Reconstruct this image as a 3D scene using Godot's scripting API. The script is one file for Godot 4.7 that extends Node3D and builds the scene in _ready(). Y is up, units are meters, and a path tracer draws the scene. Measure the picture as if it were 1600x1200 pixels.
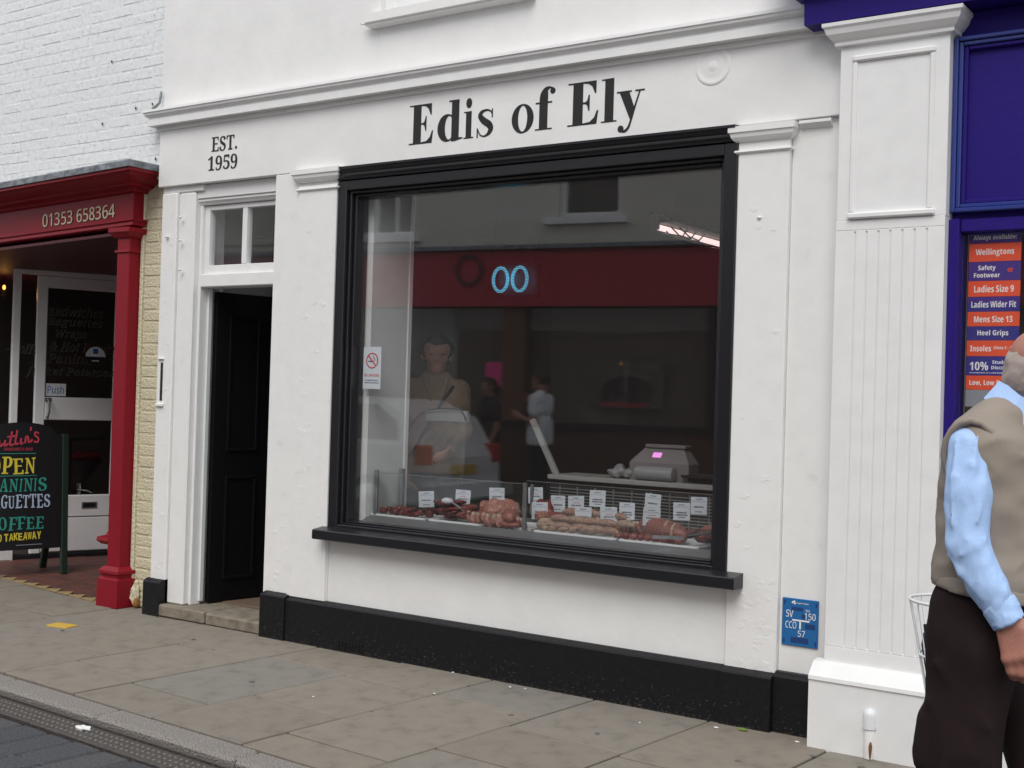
extends Node3D
# A butcher's shop front in a narrow old street, seen from across the road under an overcast sky.
# x runs along the shop fronts, y up, z out into the street; the butcher's front wall is z = 0, the pavement y = 0.

var M := {}
var rng := RandomNumberGenerator.new()
var box_cache := {}
var fonts := {}

func _ready() -> void:
	rng.seed = 7
	# ---- camera
	var cam := Camera3D.new()
	cam.name = "camera"
	cam.fov = 34.2
	cam.position = Vector3(0, 1.485, 5.4)
	cam.rotation_degrees = Vector3(0.58, 34.62, 1.72)
	cam.near = 0.05
	cam.far = 400.0
	add_child(cam)
	cam.current = true
	# ---- overcast sky
	var psm := ProceduralSkyMaterial.new()
	psm.sky_top_color = L(0.79, 0.84, 0.92)
	psm.sky_horizon_color = L(0.73, 0.76, 0.80)
	psm.sky_curve = 0.2
	psm.ground_bottom_color = L(0.16, 0.155, 0.15)
	psm.ground_horizon_color = L(0.55, 0.55, 0.55)
	psm.sun_angle_max = 0.0
	var sky := Sky.new()
	sky.sky_material = psm
	var env := Environment.new()
	env.background_mode = Environment.BG_SKY
	env.sky = sky
	env.background_energy_multiplier = 1.0
	env.tonemap_mode = Environment.TONE_MAPPER_LINEAR
	env.tonemap_exposure = 1.47
	env.sdfgi_enabled = true
	env.ssao_enabled = true
	env.ssil_enabled = true
	var we := WorldEnvironment.new()
	we.name = "world"
	we.environment = env
	add_child(we)
	# ---- veiled sun, high over the street
	var sun := DirectionalLight3D.new()
	sun.name = "sun"
	sun.light_energy = 0.46
	sun.light_angular_distance = 35.0
	sun.light_color = Color(1.0, 0.99, 0.975)
	sun.shadow_enabled = true
	sun.rotation_degrees = Vector3(-50, 18, 0)
	add_child(sun)
	make_materials()
	build_ground()
	build_butcher()
	build_cafe()
	build_shoe_shop()
	build_opposite()
	build_interior()
	build_street_things()
	build_people()

# ------------------------------------------------------------------ small helpers
func L(r: float, g: float, b: float) -> Color:
	return Color(r, g, b).linear_to_srgb()

func thing(called: String, label: String, category: String, group := "", at := Vector3.ZERO) -> Node3D:
	var o := Node3D.new()
	o.name = called
	add_child(o, true)
	o.position = at
	tag(o, label, category, group)
	return o

func tag(o: Node, label: String, category: String, group := "") -> void:
	o.set_meta("label", label)
	o.set_meta("category", category)
	if group != "":
		o.set_meta("group", group)

func setting(called: String) -> Node3D:
	var o := Node3D.new()
	o.name = called
	add_child(o, true)
	o.set_meta("kind", "structure")
	return o

func part(parent: Node, called: String, mesh: Mesh, m: Material, at := Vector3.ZERO, basis := Basis()) -> MeshInstance3D:
	var o := MeshInstance3D.new()
	o.name = called
	o.mesh = mesh
	o.material_override = m
	o.transform = Transform3D(basis, at)
	parent.add_child(o, true)
	return o

# a box from corner a to corner b with bevelled edges
func cb(parent: Node, called: String, a: Vector3, b: Vector3, m: Material, bevel := 0.003) -> MeshInstance3D:
	var lo := a.min(b)
	var hi := a.max(b)
	return part(parent, called, bevel_box(hi - lo, bevel), m, (lo + hi) / 2.0)

func bevel_box(size: Vector3, bevel := 0.003) -> ArrayMesh:
	var key := "%.4f %.4f %.4f %.4f" % [size.x, size.y, size.z, bevel]
	if box_cache.has(key):
		return box_cache[key]
	var h := size / 2.0
	var c: float = min(bevel, min(h.x, min(h.y, h.z)) * 0.45)
	var st := flat()
	for ax in 3:
		for s in [-1.0, 1.0]:
			var n := Vector3.ZERO
			n[ax] = s
			var u := (ax + 1) % 3
			var v := (ax + 2) % 3
			var q := []
			for k in [[-1, -1], [1, -1], [1, 1], [-1, 1]]:
				var p := Vector3.ZERO
				p[ax] = s * h[ax]
				p[u] = k[0] * (h[u] - c)
				p[v] = k[1] * (h[v] - c)
				q.append(p)
			quad(st, q[0], q[1], q[2], q[3], n)
	for ax in 3:
		var u := (ax + 1) % 3
		var v := (ax + 2) % 3
		for su in [-1.0, 1.0]:
			for sv in [-1.0, 1.0]:
				var n := Vector3.ZERO
				n[u] = su
				n[v] = sv
				var q := []
				for k in [[-1, 0], [1, 0], [1, 1], [-1, 1]]:
					var p := Vector3.ZERO
					p[ax] = k[0] * (h[ax] - c)
					p[u] = su * (h[u] - (c if k[1] == 1 else 0.0))
					p[v] = sv * (h[v] - (c if k[1] == 0 else 0.0))
					q.append(p)
				quad(st, q[0], q[1], q[2], q[3], n)
	for sx in [-1.0, 1.0]:
		for sy in [-1.0, 1.0]:
			for sz in [-1.0, 1.0]:
				var s := Vector3(sx, sy, sz)
				tri(st, Vector3(h.x, h.y - c, h.z - c) * s, Vector3(h.x - c, h.y, h.z - c) * s, Vector3(h.x - c, h.y - c, h.z) * s, s)
	var m := st.commit()
	box_cache[key] = m
	return m

func flat() -> SurfaceTool:
	var st := SurfaceTool.new()
	st.begin(Mesh.PRIMITIVE_TRIANGLES)
	return st

func tri(st: SurfaceTool, a: Vector3, b: Vector3, c: Vector3, n: Vector3) -> void:
	var g := (c - a).cross(b - a)
	if g.length_squared() < 1e-18:
		return
	g = g.normalized()
	if g.dot(n) < 0.0:
		var t := b
		b = c
		c = t
		g = -g
	for p in [a, b, c]:
		st.set_normal(g)
		st.add_vertex(p)

func quad(st: SurfaceTool, a: Vector3, b: Vector3, c: Vector3, d: Vector3, n: Vector3) -> void:
	tri(st, a, b, c, n)
	tri(st, a, c, d, n)

func ccw(p: PackedVector2Array) -> PackedVector2Array:
	if Geometry2D.is_polygon_clockwise(p):
		var q := p.duplicate()
		q.reverse()
		return q
	return p

# a polygon in the xy plane given thickness from z0 to z1
func slab(st: SurfaceTool, poly: PackedVector2Array, z0: float, z1: float) -> void:
	poly = ccw(poly)
	var idx := Geometry2D.triangulate_polygon(poly)
	for i in range(0, idx.size(), 3):
		var a := poly[idx[i]]
		var b := poly[idx[i + 1]]
		var c := poly[idx[i + 2]]
		tri(st, Vector3(a.x, a.y, z1), Vector3(b.x, b.y, z1), Vector3(c.x, c.y, z1), Vector3(0, 0, 1))
		tri(st, Vector3(a.x, a.y, z0), Vector3(b.x, b.y, z0), Vector3(c.x, c.y, z0), Vector3(0, 0, -1))
	for i in poly.size():
		var a := poly[i]
		var b := poly[(i + 1) % poly.size()]
		var e := b - a
		quad(st, Vector3(a.x, a.y, z0), Vector3(b.x, b.y, z0), Vector3(b.x, b.y, z1), Vector3(a.x, a.y, z1), Vector3(e.y, -e.x, 0))

func plate(parent: Node, called: String, poly: PackedVector2Array, z0: float, z1: float, m: Material) -> MeshInstance3D:
	var st := flat()
	slab(st, poly, z0, z1)
	return part(parent, called, st.commit(), m)

# a moulding: profile points are (out from the wall, height), top to bottom; returned round its ends where asked
func moulding(parent: Node, called: String, prof: Array, x0: float, x1: float, zf: float, m: Material, left := false, right := false, zback := -0.1, slope := 0.0) -> MeshInstance3D:
	var st := flat()
	var n := prof.size()
	for i in n - 1:
		var p: Vector2 = prof[i]
		var q: Vector2 = prof[i + 1]
		var e := q - p
		var nn := Vector2(-e.y, e.x)
		var lp := x0 - (p.x if left else 0.0)
		var lq := x0 - (q.x if left else 0.0)
		var rp := x1 + (p.x if right else 0.0)
		var rq := x1 + (q.x if right else 0.0)
		var yl := func(x: float, y: float) -> float: return y + slope * (x - x1)
		quad(st, Vector3(lp, yl.call(lp, p.y), zf + p.x), Vector3(rp, yl.call(rp, p.y), zf + p.x), Vector3(rq, yl.call(rq, q.y), zf + q.x), Vector3(lq, yl.call(lq, q.y), zf + q.x), Vector3(0, nn.y, nn.x))
		if right:
			quad(st, Vector3(rp, yl.call(rp, p.y), zf + p.x), Vector3(rq, yl.call(rq, q.y), zf + q.x), Vector3(rq, yl.call(rq, q.y), zback), Vector3(rp, yl.call(rp, p.y), zback), Vector3(nn.x, nn.y, 0))
		if left:
			quad(st, Vector3(lp, yl.call(lp, p.y), zf + p.x), Vector3(lq, yl.call(lq, q.y), zf + q.x), Vector3(lq, yl.call(lq, q.y), zback), Vector3(lp, yl.call(lp, p.y), zback), Vector3(-nn.x, nn.y, 0))
	var poly := PackedVector2Array()
	for p in prof:
		poly.append(p)
	poly = ccw(poly)
	var idx := Geometry2D.triangulate_polygon(poly)
	for i in range(0, idx.size(), 3):
		for side in [[x0, left, -1.0], [x1, right, 1.0]]:
			if side[1]:
				continue
			var v := []
			for k in 3:
				var c := poly[idx[i + k]]
				v.append(Vector3(side[0], c.y + slope * (side[0] - x1), zf + c.x))
			tri(st, v[0], v[1], v[2], Vector3(side[2], 0, 0))
	return part(parent, called, st.commit(), m)

# smooth normals for an indexed surface
func smooth_mesh(v: PackedVector3Array, idx: PackedInt32Array) -> ArrayMesh:
	var n := PackedVector3Array()
	n.resize(v.size())
	for i in range(0, idx.size(), 3):
		var g := (v[idx[i + 2]] - v[idx[i]]).cross(v[idx[i + 1]] - v[idx[i]])
		n[idx[i]] += g
		n[idx[i + 1]] += g
		n[idx[i + 2]] += g
	for i in n.size():
		n[i] = n[i].normalized() if n[i].length_squared() > 0.0 else Vector3.UP
	var a := []
	a.resize(Mesh.ARRAY_MAX)
	a[Mesh.ARRAY_VERTEX] = v
	a[Mesh.ARRAY_NORMAL] = n
	a[Mesh.ARRAY_INDEX] = idx
	var am := ArrayMesh.new()
	am.add_surface_from_arrays(Mesh.PRIMITIVE_TRIANGLES, a)
	return am

func tube_mesh(pts: Array, radii: Variant, seg := 8) -> ArrayMesh:
	var v := PackedVector3Array()
	var idx := PackedInt32Array()
	var n := pts.size()
	var up := Vector3.UP
	for i in n:
		var t: Vector3 = ((pts[min(i + 1, n - 1)] as Vector3) - (pts[max(i - 1, 0)] as Vector3)).normalized()
		if abs(t.dot(up)) > 0.98:
			up = Vector3.RIGHT if abs(t.x) < 0.9 else Vector3.BACK
		var u := t.cross(up).normalized()
		up = u.cross(t).normalized()
		var r: float = radii[i] if radii is Array else radii
		for k in seg:
			var a := TAU * k / seg
			v.append((pts[i] as Vector3) + (u * cos(a) + up * sin(a)) * r)
	for i in n - 1:
		for k in seg:
			var a := i * seg + k
			var b := i * seg + (k + 1) % seg
			idx.append_array([a, a + seg, b, b, a + seg, b + seg])
	for e in [0, n - 1]:
		v.append(pts[e])
		for k in seg:
			var a: int = e * seg + k
			var b: int = e * seg + (k + 1) % seg
			if e == 0:
				idx.append_array([v.size() - 1, a, b])
			else:
				idx.append_array([v.size() - 1, b, a])
	return smooth_mesh(v, idx)

func lathe_mesh(prof: Array, seg := 24) -> ArrayMesh:   # prof: (radius, height) from bottom to top
	var v := PackedVector3Array()
	var idx := PackedInt32Array()
	for p in prof:
		for k in seg:
			var a := TAU * k / seg
			v.append(Vector3(cos(a) * p.x, p.y, sin(a) * p.x))
	for i in prof.size() - 1:
		for k in seg:
			var a := i * seg + k
			var b := i * seg + (k + 1) % seg
			idx.append_array([a, b, a + seg, b, b + seg, a + seg])
	var m := smooth_mesh(v, idx)
	return m

# a lumpy rounded body
func lump_mesh(r: Vector3, amp: float, freq: float, sd: int, seg := 20) -> ArrayMesh:
	var nz := FastNoiseLite.new()
	nz.seed = sd
	nz.frequency = freq
	nz.fractal_octaves = 3
	var v := PackedVector3Array()
	var idx := PackedInt32Array()
	var rows := seg / 2 + 1
	for i in rows:
		var th := PI * i / (rows - 1)
		for k in seg:
			var ph := TAU * k / seg
			var d := Vector3(sin(th) * cos(ph), cos(th), sin(th) * sin(ph))
			var p := d * r
			p += d * amp * nz.get_noise_3dv(p * 100.0)
			v.append(p)
	for i in rows - 1:
		for k in seg:
			var a := i * seg + k
			var b := i * seg + (k + 1) % seg
			idx.append_array([a, a + seg, b, b, a + seg, b + seg])
	# weld the poles so that they shade smoothly
	return smooth_mesh(v, idx)

func font(bold: bool, serif: bool) -> SystemFont:
	var k := "%s%s" % [bold, serif]
	if not fonts.has(k):
		var f := SystemFont.new()
		f.font_names = PackedStringArray(["Droid Serif" if serif else "Droid Sans"])
		f.font_weight = 700 if bold else 400
		fonts[k] = f
	return fonts[k]

# lettering fitted to a box w wide (0: keep its own width) and h high; lower left corner at the origin, face at z = depth
func text_mesh(s: String, w: float, h: float, bold := true, serif := false, shear := 0.0, depth := 0.002) -> ArrayMesh:
	var tm := TextMesh.new()
	tm.font = font(bold, serif)
	tm.text = s
	tm.font_size = 64
	tm.pixel_size = 0.01
	tm.depth = 0.05
	tm.curve_step = 2.0
	var a := tm.get_mesh_arrays()
	var v: PackedVector3Array = a[Mesh.ARRAY_VERTEX]
	var nn: PackedVector3Array = a[Mesh.ARRAY_NORMAL]
	var lo := Vector3(1e9, 1e9, 1e9)
	var hi := -lo
	for p in v:
		lo = lo.min(p)
		hi = hi.max(p)
	var sy := h / (hi.y - lo.y)
	var sx := sy if w <= 0.0 else w / (hi.x - lo.x)
	var sz := depth / (hi.z - lo.z)
	for i in v.size():
		var p := v[i] - lo
		v[i] = Vector3(p.x * sx + p.y * sy * shear, p.y * sy, p.z * sz)
		nn[i] = Vector3(nn[i].x / sx, nn[i].y / sy, nn[i].z / sz).normalized()
	var b := []
	b.resize(Mesh.ARRAY_MAX)
	b[Mesh.ARRAY_VERTEX] = v
	b[Mesh.ARRAY_NORMAL] = nn
	b[Mesh.ARRAY_INDEX] = a[Mesh.ARRAY_INDEX]
	var am := ArrayMesh.new()
	am.add_surface_from_arrays(Mesh.PRIMITIVE_TRIANGLES, b)
	return am

# a brush stroke: points (x, y, width)
func stroke(st: SurfaceTool, pts: Array, z0: float, z1: float) -> void:
	var left := PackedVector2Array()
	var right := PackedVector2Array()
	for i in pts.size():
		var p: Vector3 = pts[i]
		var a: Vector3 = pts[max(i - 1, 0)]
		var b: Vector3 = pts[min(i + 1, pts.size() - 1)]
		var t := Vector2(b.x - a.x, b.y - a.y).normalized()
		var n := Vector2(-t.y, t.x) * p.z * 0.5
		left.append(Vector2(p.x, p.y) + n)
		right.append(Vector2(p.x, p.y) - n)
	for i in pts.size() - 1:
		slab(st, PackedVector2Array([left[i], left[i + 1], right[i + 1], right[i]]), z0, z1)

# smooth curve through points (x, y, width)
func curve(pts: Array, per := 6) -> Array:
	var out := []
	for i in pts.size() - 1:
		var p0: Vector3 = pts[max(i - 1, 0)]
		var p1: Vector3 = pts[i]
		var p2: Vector3 = pts[i + 1]
		var p3: Vector3 = pts[min(i + 2, pts.size() - 1)]
		for k in per:
			out.append(p1.cubic_interpolate(p2, p0, p3, float(k) / per))
	out.append(pts[-1])
	return out

# ------------------------------------------------------------------ materials
func noise(freq: float, oct: int, sd: int, kind := FastNoiseLite.TYPE_SIMPLEX_SMOOTH) -> FastNoiseLite:
	var n := FastNoiseLite.new()
	n.noise_type = kind
	n.frequency = freq
	n.fractal_octaves = oct
	n.seed = sd
	return n

func tone(n: FastNoiseLite, stops: Array, size := 512) -> NoiseTexture2D:
	var t := NoiseTexture2D.new()
	t.width = size
	t.height = size
	t.seamless = true
	t.noise = n
	var g := Gradient.new()
	g.offsets = PackedFloat32Array()
	g.colors = PackedColorArray()
	var off := PackedFloat32Array()
	var col := PackedColorArray()
	for s in stops:
		off.append(s[0])
		col.append(s[1])
	g.offsets = off
	g.colors = col
	t.color_ramp = g
	return t

func relief(n: FastNoiseLite, strength: float, size := 512) -> NoiseTexture2D:
	var t := NoiseTexture2D.new()
	t.width = size
	t.height = size
	t.seamless = true
	t.noise = n
	t.as_normal_map = true
	t.bump_strength = strength
	return t

func plain(c: Color, rough := 0.6, metal := 0.0) -> StandardMaterial3D:
	var m := StandardMaterial3D.new()
	m.albedo_color = c
	m.roughness = rough
	m.metallic = metal
	return m

func skin_of(c: Color, rough: float, colour: Texture2D, bump: Texture2D, scale: float, bump_scale := 1.0) -> StandardMaterial3D:
	var m := plain(c, rough)
	m.uv1_triplanar = true
	m.uv1_world_triplanar = true
	m.uv1_scale = Vector3.ONE * scale
	if colour:
		m.albedo_texture = colour
	if bump:
		m.normal_enabled = true
		m.normal_texture = bump
		m.normal_scale = bump_scale
	return m

func grey(a: float) -> Color:
	return Color(a, a, a)

func make_materials() -> void:
	var mottled := tone(noise(0.012, 5, 3), [[0.1, grey(0.975)], [0.5, grey(0.99)], [0.8, grey(1.0)]])
	var lumpy := relief(noise(0.02, 5, 11), 5.0)
	var flatter := relief(noise(0.05, 4, 13), 3.0)
	var brushed := relief(noise(0.05, 3, 12), 2.0)
	# old white masonry paint: dull patches, fine dirt specks
	var old := tone(noise(0.02, 6, 5), [[0.0, grey(0.94)], [0.18, grey(0.985)], [0.5, grey(0.995)], [1.0, grey(1.0)]])
	M.white = skin_of(L(0.80, 0.795, 0.79), 0.55, mottled, brushed, 0.5, 0.10)
	M.white_old = skin_of(L(0.80, 0.795, 0.785), 0.6, old, lumpy, 0.6, 0.07)
	M.white_brick = skin_of(L(0.79, 0.81, 0.82), 0.6, tone(noise(0.03, 5, 8), [[0.0, L(0.5, 0.5, 0.48)], [0.22, grey(0.95)], [1.0, grey(1.0)]]), relief(noise(0.03, 4, 9), 4.0), 1.3, 0.3)
	M.white_wood = skin_of(L(0.80, 0.80, 0.80), 0.45, mottled, brushed, 0.9, 0.06)
	M.cream = skin_of(L(0.63, 0.58, 0.42), 0.6, old, relief(noise(0.06, 4, 19), 4.0), 1.3, 0.9)
	M.black_wood = skin_of(L(0.010, 0.010, 0.013), 0.36, null, brushed, 1.1, 0.12)
	M.black_door = skin_of(L(0.006, 0.006, 0.007), 0.4, null, brushed, 1.1, 0.1)
	M.black_door.metallic_specular = 0.28
	M.black_plinth = skin_of(L(1, 1, 1), 0.45, null, lumpy, 1.3, 0.25)
	M.black_plinth.albedo_texture = tone(noise(0.05, 6, 25), [[0.0, L(0.007, 0.007, 0.009)], [0.5, L(0.009, 0.009, 0.011)], [1.0, L(0.013, 0.013, 0.014)]])
	M.black_plinth.metallic_specular = 0.35
	M.dirt = skin_of(L(0.050, 0.045, 0.038), 0.95, null, lumpy, 3.0, 1.0)
	M.ink = plain(L(0.008, 0.008, 0.008), 0.5)
	M.red = skin_of(L(0.235, 0.007, 0.017), 0.38, mottled, brushed, 1.0, 0.15)
	M.red.metallic_specular = 0.32
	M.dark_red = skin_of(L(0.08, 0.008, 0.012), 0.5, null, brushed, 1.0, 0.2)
	M.lead = skin_of(L(0.30, 0.33, 0.36), 0.55, tone(noise(0.02, 5, 31), [[0.0, grey(0.55)], [0.6, grey(0.85)], [1.0, grey(1.0)]]), brushed, 1.0, 0.5)
	M.script_edge = plain(L(0.22, 0.20, 0.155), 0.5)
	M.gold = plain(L(0.62, 0.55, 0.36), 0.45)
	M.purple = skin_of(L(0.021, 0.010, 0.165), 0.45, null, brushed, 1.0, 0.12)
	M.purple.metallic_specular = 0.28
	M.purple_light = skin_of(L(0.022, 0.040, 0.22), 0.3, null, brushed, 1.0, 0.1)
	M.stone_step = skin_of(L(0.25, 0.215, 0.165), 0.85, tone(noise(0.015, 5, 41), [[0.0, grey(0.75)], [0.5, grey(0.93)], [1.0, grey(1.0)]]), flatter, 1.2, 0.3)
	# paving: grey brown sandstone flags in several tones
	var flag_tone := tone(noise(0.006, 6, 51), [[0.0, L(0.70, 0.69, 0.67)], [0.3, grey(0.95)], [0.6, grey(0.98)], [1.0, L(1.0, 0.99, 0.97)]], 1024)
	var flag_bump := relief(noise(0.04, 5, 52), 3.0)
	M.flags = []
	for c in [L(0.236, 0.208, 0.173), L(0.226, 0.203, 0.172), L(0.216, 0.201, 0.176), L(0.230, 0.200, 0.163), L(0.218, 0.192, 0.160)]:
		var fm := skin_of(c, 0.85, flag_tone, flag_bump, 1.1, 0.35)
		M.flags.append(fm)
	M.joint = skin_of(L(0.045, 0.041, 0.035), 0.95, null, lumpy, 4.0, 1.0)
	M.granite = skin_of(L(0.34, 0.31, 0.285), 0.85, tone(noise(0.14, 3, 61), [[0.0, grey(0.45)], [0.4, grey(0.80)], [0.6, grey(0.95)], [1.0, grey(1.0)]]), relief(noise(0.10, 4, 62), 6.0), 1.6, 1.0)
	var sett_tone := tone(noise(0.05, 5, 71), [[0.0, grey(0.6)], [0.5, grey(0.9)], [1.0, grey(1.0)]])
	var sett_bump := relief(noise(0.06, 5, 72), 5.0)
	M.setts = []
	for c in [L(0.075, 0.077, 0.085), L(0.060, 0.062, 0.068), L(0.088, 0.088, 0.094), L(0.070, 0.074, 0.086)]:
		M.setts.append(skin_of(c, 0.7, sett_tone, sett_bump, 2.0, 0.8))
	M.channel = skin_of(L(0.085, 0.074, 0.066), 0.6, sett_tone, sett_bump, 2.0, 0.6)
	M.gum = plain(L(0.13, 0.12, 0.105), 0.85)
	M.stud = plain(L(0.14, 0.128, 0.117), 0.6)
	M.yellow = skin_of(L(0.55, 0.36, 0.05), 0.7, old, lumpy, 3.0, 0.4)
	M.tile_red = skin_of(L(0.17, 0.060, 0.045), 0.6, sett_tone, brushed, 3.0, 0.3)
	M.tile_red2 = skin_of(L(0.13, 0.055, 0.045), 0.6, sett_tone, brushed, 3.0, 0.3)
	M.tile_buff = skin_of(L(0.44, 0.32, 0.16), 0.6, sett_tone, brushed, 3.0, 0.3)
	var g := plain(Color(0.8, 0.8, 0.8, 0.003), 0.0)
	g.transparency = BaseMaterial3D.TRANSPARENCY_ALPHA
	M.glass = g
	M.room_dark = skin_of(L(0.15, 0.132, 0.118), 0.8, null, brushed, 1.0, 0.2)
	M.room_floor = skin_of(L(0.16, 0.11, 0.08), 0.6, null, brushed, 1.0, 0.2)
	M.room_white = skin_of(L(0.74, 0.77, 0.76), 0.5, mottled, null, 1.0)
	M.steel = plain(L(0.46, 0.47, 0.48), 0.32, 0.85)
	M.steel_dull = plain(L(0.20, 0.21, 0.215), 0.45, 0.5)
	M.chrome = plain(L(0.75, 0.75, 0.76), 0.12, 1.0)
	M.white_plastic = plain(L(0.72, 0.74, 0.76), 0.35)
	M.card = plain(L(0.66, 0.72, 0.78), 0.55)
	M.dark_plastic = plain(L(0.012, 0.012, 0.014), 0.4)
	M.blue_plate = skin_of(L(0.014, 0.13, 0.36), 0.45, old, brushed, 4.0, 0.3)
	M.blue_dark = plain(L(0.010, 0.045, 0.16), 0.5)
	M.white_ink = plain(L(0.78, 0.78, 0.77), 0.5)
	M.orange = plain(L(0.72, 0.085, 0.030), 0.45)
	M.poster_blue = plain(L(0.030, 0.025, 0.22), 0.45)
	M.red_ink = plain(L(0.55, 0.03, 0.03), 0.5)
	M.grey_ink = plain(L(0.25, 0.27, 0.30), 0.5)
	M.sign_green = plain(L(0.012, 0.028, 0.018), 0.5)
	M.red_sign = plain(L(0.55, 0.05, 0.09), 0.55)
	M.opp_wall = skin_of(L(0.66, 0.635, 0.555), 0.8, mottled, brushed, 0.5, 0.5)
	M.opp_red = skin_of(L(0.42, 0.016, 0.035), 0.5, mottled, null, 0.6)
	M.opp_wood = skin_of(L(0.09, 0.045, 0.03), 0.5, mottled, brushed, 1.0, 0.3)
	M.opp_brick = skin_of(L(0.20, 0.09, 0.055), 0.85, sett_tone, sett_bump, 1.5, 0.8)
	M.opp_back = plain(L(0.15, 0.13, 0.11), 0.8)
	M.shelf = plain(L(0.30, 0.30, 0.29), 0.4)
	M.car_paint = plain(L(0.62, 0.63, 0.64), 0.25)
	M.tyre = plain(L(0.02, 0.02, 0.02), 0.9)
	M.tail_red = plain(L(0.45, 0.02, 0.02), 0.2)
	M.pink = plain(L(0.85, 0.05, 0.28), 0.6)
	var cg := plain(Color(0.55, 0.7, 0.66, 0.012), 0.0)
	cg.transparency = BaseMaterial3D.TRANSPARENCY_ALPHA
	M.counter_glass = cg
	M.scale_grey = plain(L(0.20, 0.18, 0.185), 0.45)
	M.bag = plain(L(0.26, 0.27, 0.28), 0.25)
	var marble := tone(noise(0.03, 4, 81), [[0.0, grey(0.45)], [0.4, grey(0.8)], [0.62, grey(1.0)], [0.72, L(1.0, 0.75, 0.68)], [0.8, grey(1.0)]])
	var wet := relief(noise(0.03, 3, 82), 4.0)
	for q in [["beef", 0.26, 0.040, 0.038], ["beef_dark", 0.17, 0.028, 0.027], ["beef_pale", 0.36, 0.115, 0.095], ["pork", 0.52, 0.24, 0.185], ["pork_dark", 0.40, 0.13, 0.10], ["sausage", 0.50, 0.31, 0.235], ["sausage_pale", 0.54, 0.39, 0.30], ["fat", 0.66, 0.52, 0.38]]:
		M[q[0]] = skin_of(L(q[1], q[2], q[3]), 0.42, marble, wet, 5.0, 1.0)
	M.parsley = plain(L(0.018, 0.045, 0.012), 0.6)
	M.navy = skin_of(L(0.006, 0.008, 0.022), 0.6, null, brushed, 4.0, 0.4)
	for i in 3:
		M["ticket%d" % i] = ticket(i)
	# people
	M.skin = skin_of(L(0.36, 0.18, 0.125), 0.5, tone(noise(0.05, 4, 91), [[0.0, L(0.85, 0.72, 0.70)], [0.5, grey(0.97)], [1.0, grey(1.0)]]), relief(noise(0.15, 3, 92), 1.5), 6.0, 0.3)
	M.skin_old = skin_of(L(0.44, 0.20, 0.15), 0.5, tone(noise(0.06, 4, 93), [[0.0, L(0.75, 0.55, 0.5)], [0.5, grey(0.95)], [1.0, grey(1.0)]]), relief(noise(0.12, 4, 94), 3.0), 6.0, 0.5)
	M.hair_white = skin_of(L(0.40, 0.33, 0.30), 0.7, null, relief(noise(0.12, 3, 95), 5.0), 5.0, 1.0)
	M.hair_dark = skin_of(L(0.018, 0.012, 0.010), 0.6, null, relief(noise(0.12, 3, 96), 5.0), 5.0, 1.0)
	M.vest = skin_of(L(0.325, 0.275, 0.228), 0.85, tone(noise(0.3, 2, 97), [[0.0, grey(0.86)], [1.0, grey(1.0)]]), relief(noise(0.3, 2, 98), 2.0), 4.0, 0.4)
	M.trousers = skin_of(L(0.021, 0.0128, 0.0138), 0.85, null, relief(noise(0.3, 2, 99), 2.0), 4.0, 0.4)
	M.check = skin_of(L(1, 1, 1), 0.8, check_cloth(), null, 44.0)
	M.trousers.metallic_specular = 0.25
	M.tan = skin_of(L(0.24, 0.175, 0.115), 0.8, null, brushed, 3.0, 0.4)
	M.tee = plain(L(0.78, 0.80, 0.84), 0.85)
	M.black_cloth = plain(L(0.012, 0.012, 0.013), 0.85)
	M.jeans = plain(L(0.018, 0.020, 0.028), 0.85)
	M.shoe = plain(L(0.01, 0.009, 0.008), 0.4)

# fine blue and white shirting check
func check_cloth() -> ImageTexture:
	var im := Image.create(64, 64, false, Image.FORMAT_RGB8)
	for y in 64:
		for x in 64:
			var a := (x / 4) % 2
			var b := (y / 4) % 2
			var c := [L(0.52, 0.66, 0.88), L(0.37, 0.54, 0.85), L(0.29, 0.46, 0.82)][a + b] as Color
			im.set_pixel(x, y, c)
	return ImageTexture.create_from_image(im)

# the print of a price ticket: heading, rule, a few lines
func ticket(kind: int) -> StandardMaterial3D:
	var im := Image.create(96, 100, false, Image.FORMAT_RGB8)
	im.fill(L(0.66, 0.72, 0.78))
	var r := RandomNumberGenerator.new()
	r.seed = 100 + kind
	var line := func(y: int, x0: int, x1: int, h: int, c: Color) -> void:
		var x := x0
		while x < x1:
			var w := r.randi_range(2, 5)
			im.fill_rect(Rect2i(x, y, min(w, x1 - x), h), c)
			x += w + r.randi_range(1, 2)
	line.call(8, 28, 68, 6, L(0.10, 0.12, 0.2))
	line.call(20, 8, 88, 3, L(0.2, 0.24, 0.32))
	im.fill_rect(Rect2i(6, 27, 84, 1), L(0.2, 0.24, 0.32))
	if kind == 1:
		line.call(38, 28, 70, 5, L(0.6, 0.08, 0.08))
	line.call(52, 18, 78, 9, L(0.03, 0.04, 0.07))
	if kind == 2:
		line.call(66, 14, 82, 9, L(0.03, 0.04, 0.07))
	line.call(82, 26, 70, 6, L(0.06, 0.07, 0.1))
	var m := plain(Color.WHITE, 0.55)
	m.albedo_texture = ImageTexture.create_from_image(im)
	return m

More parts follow.
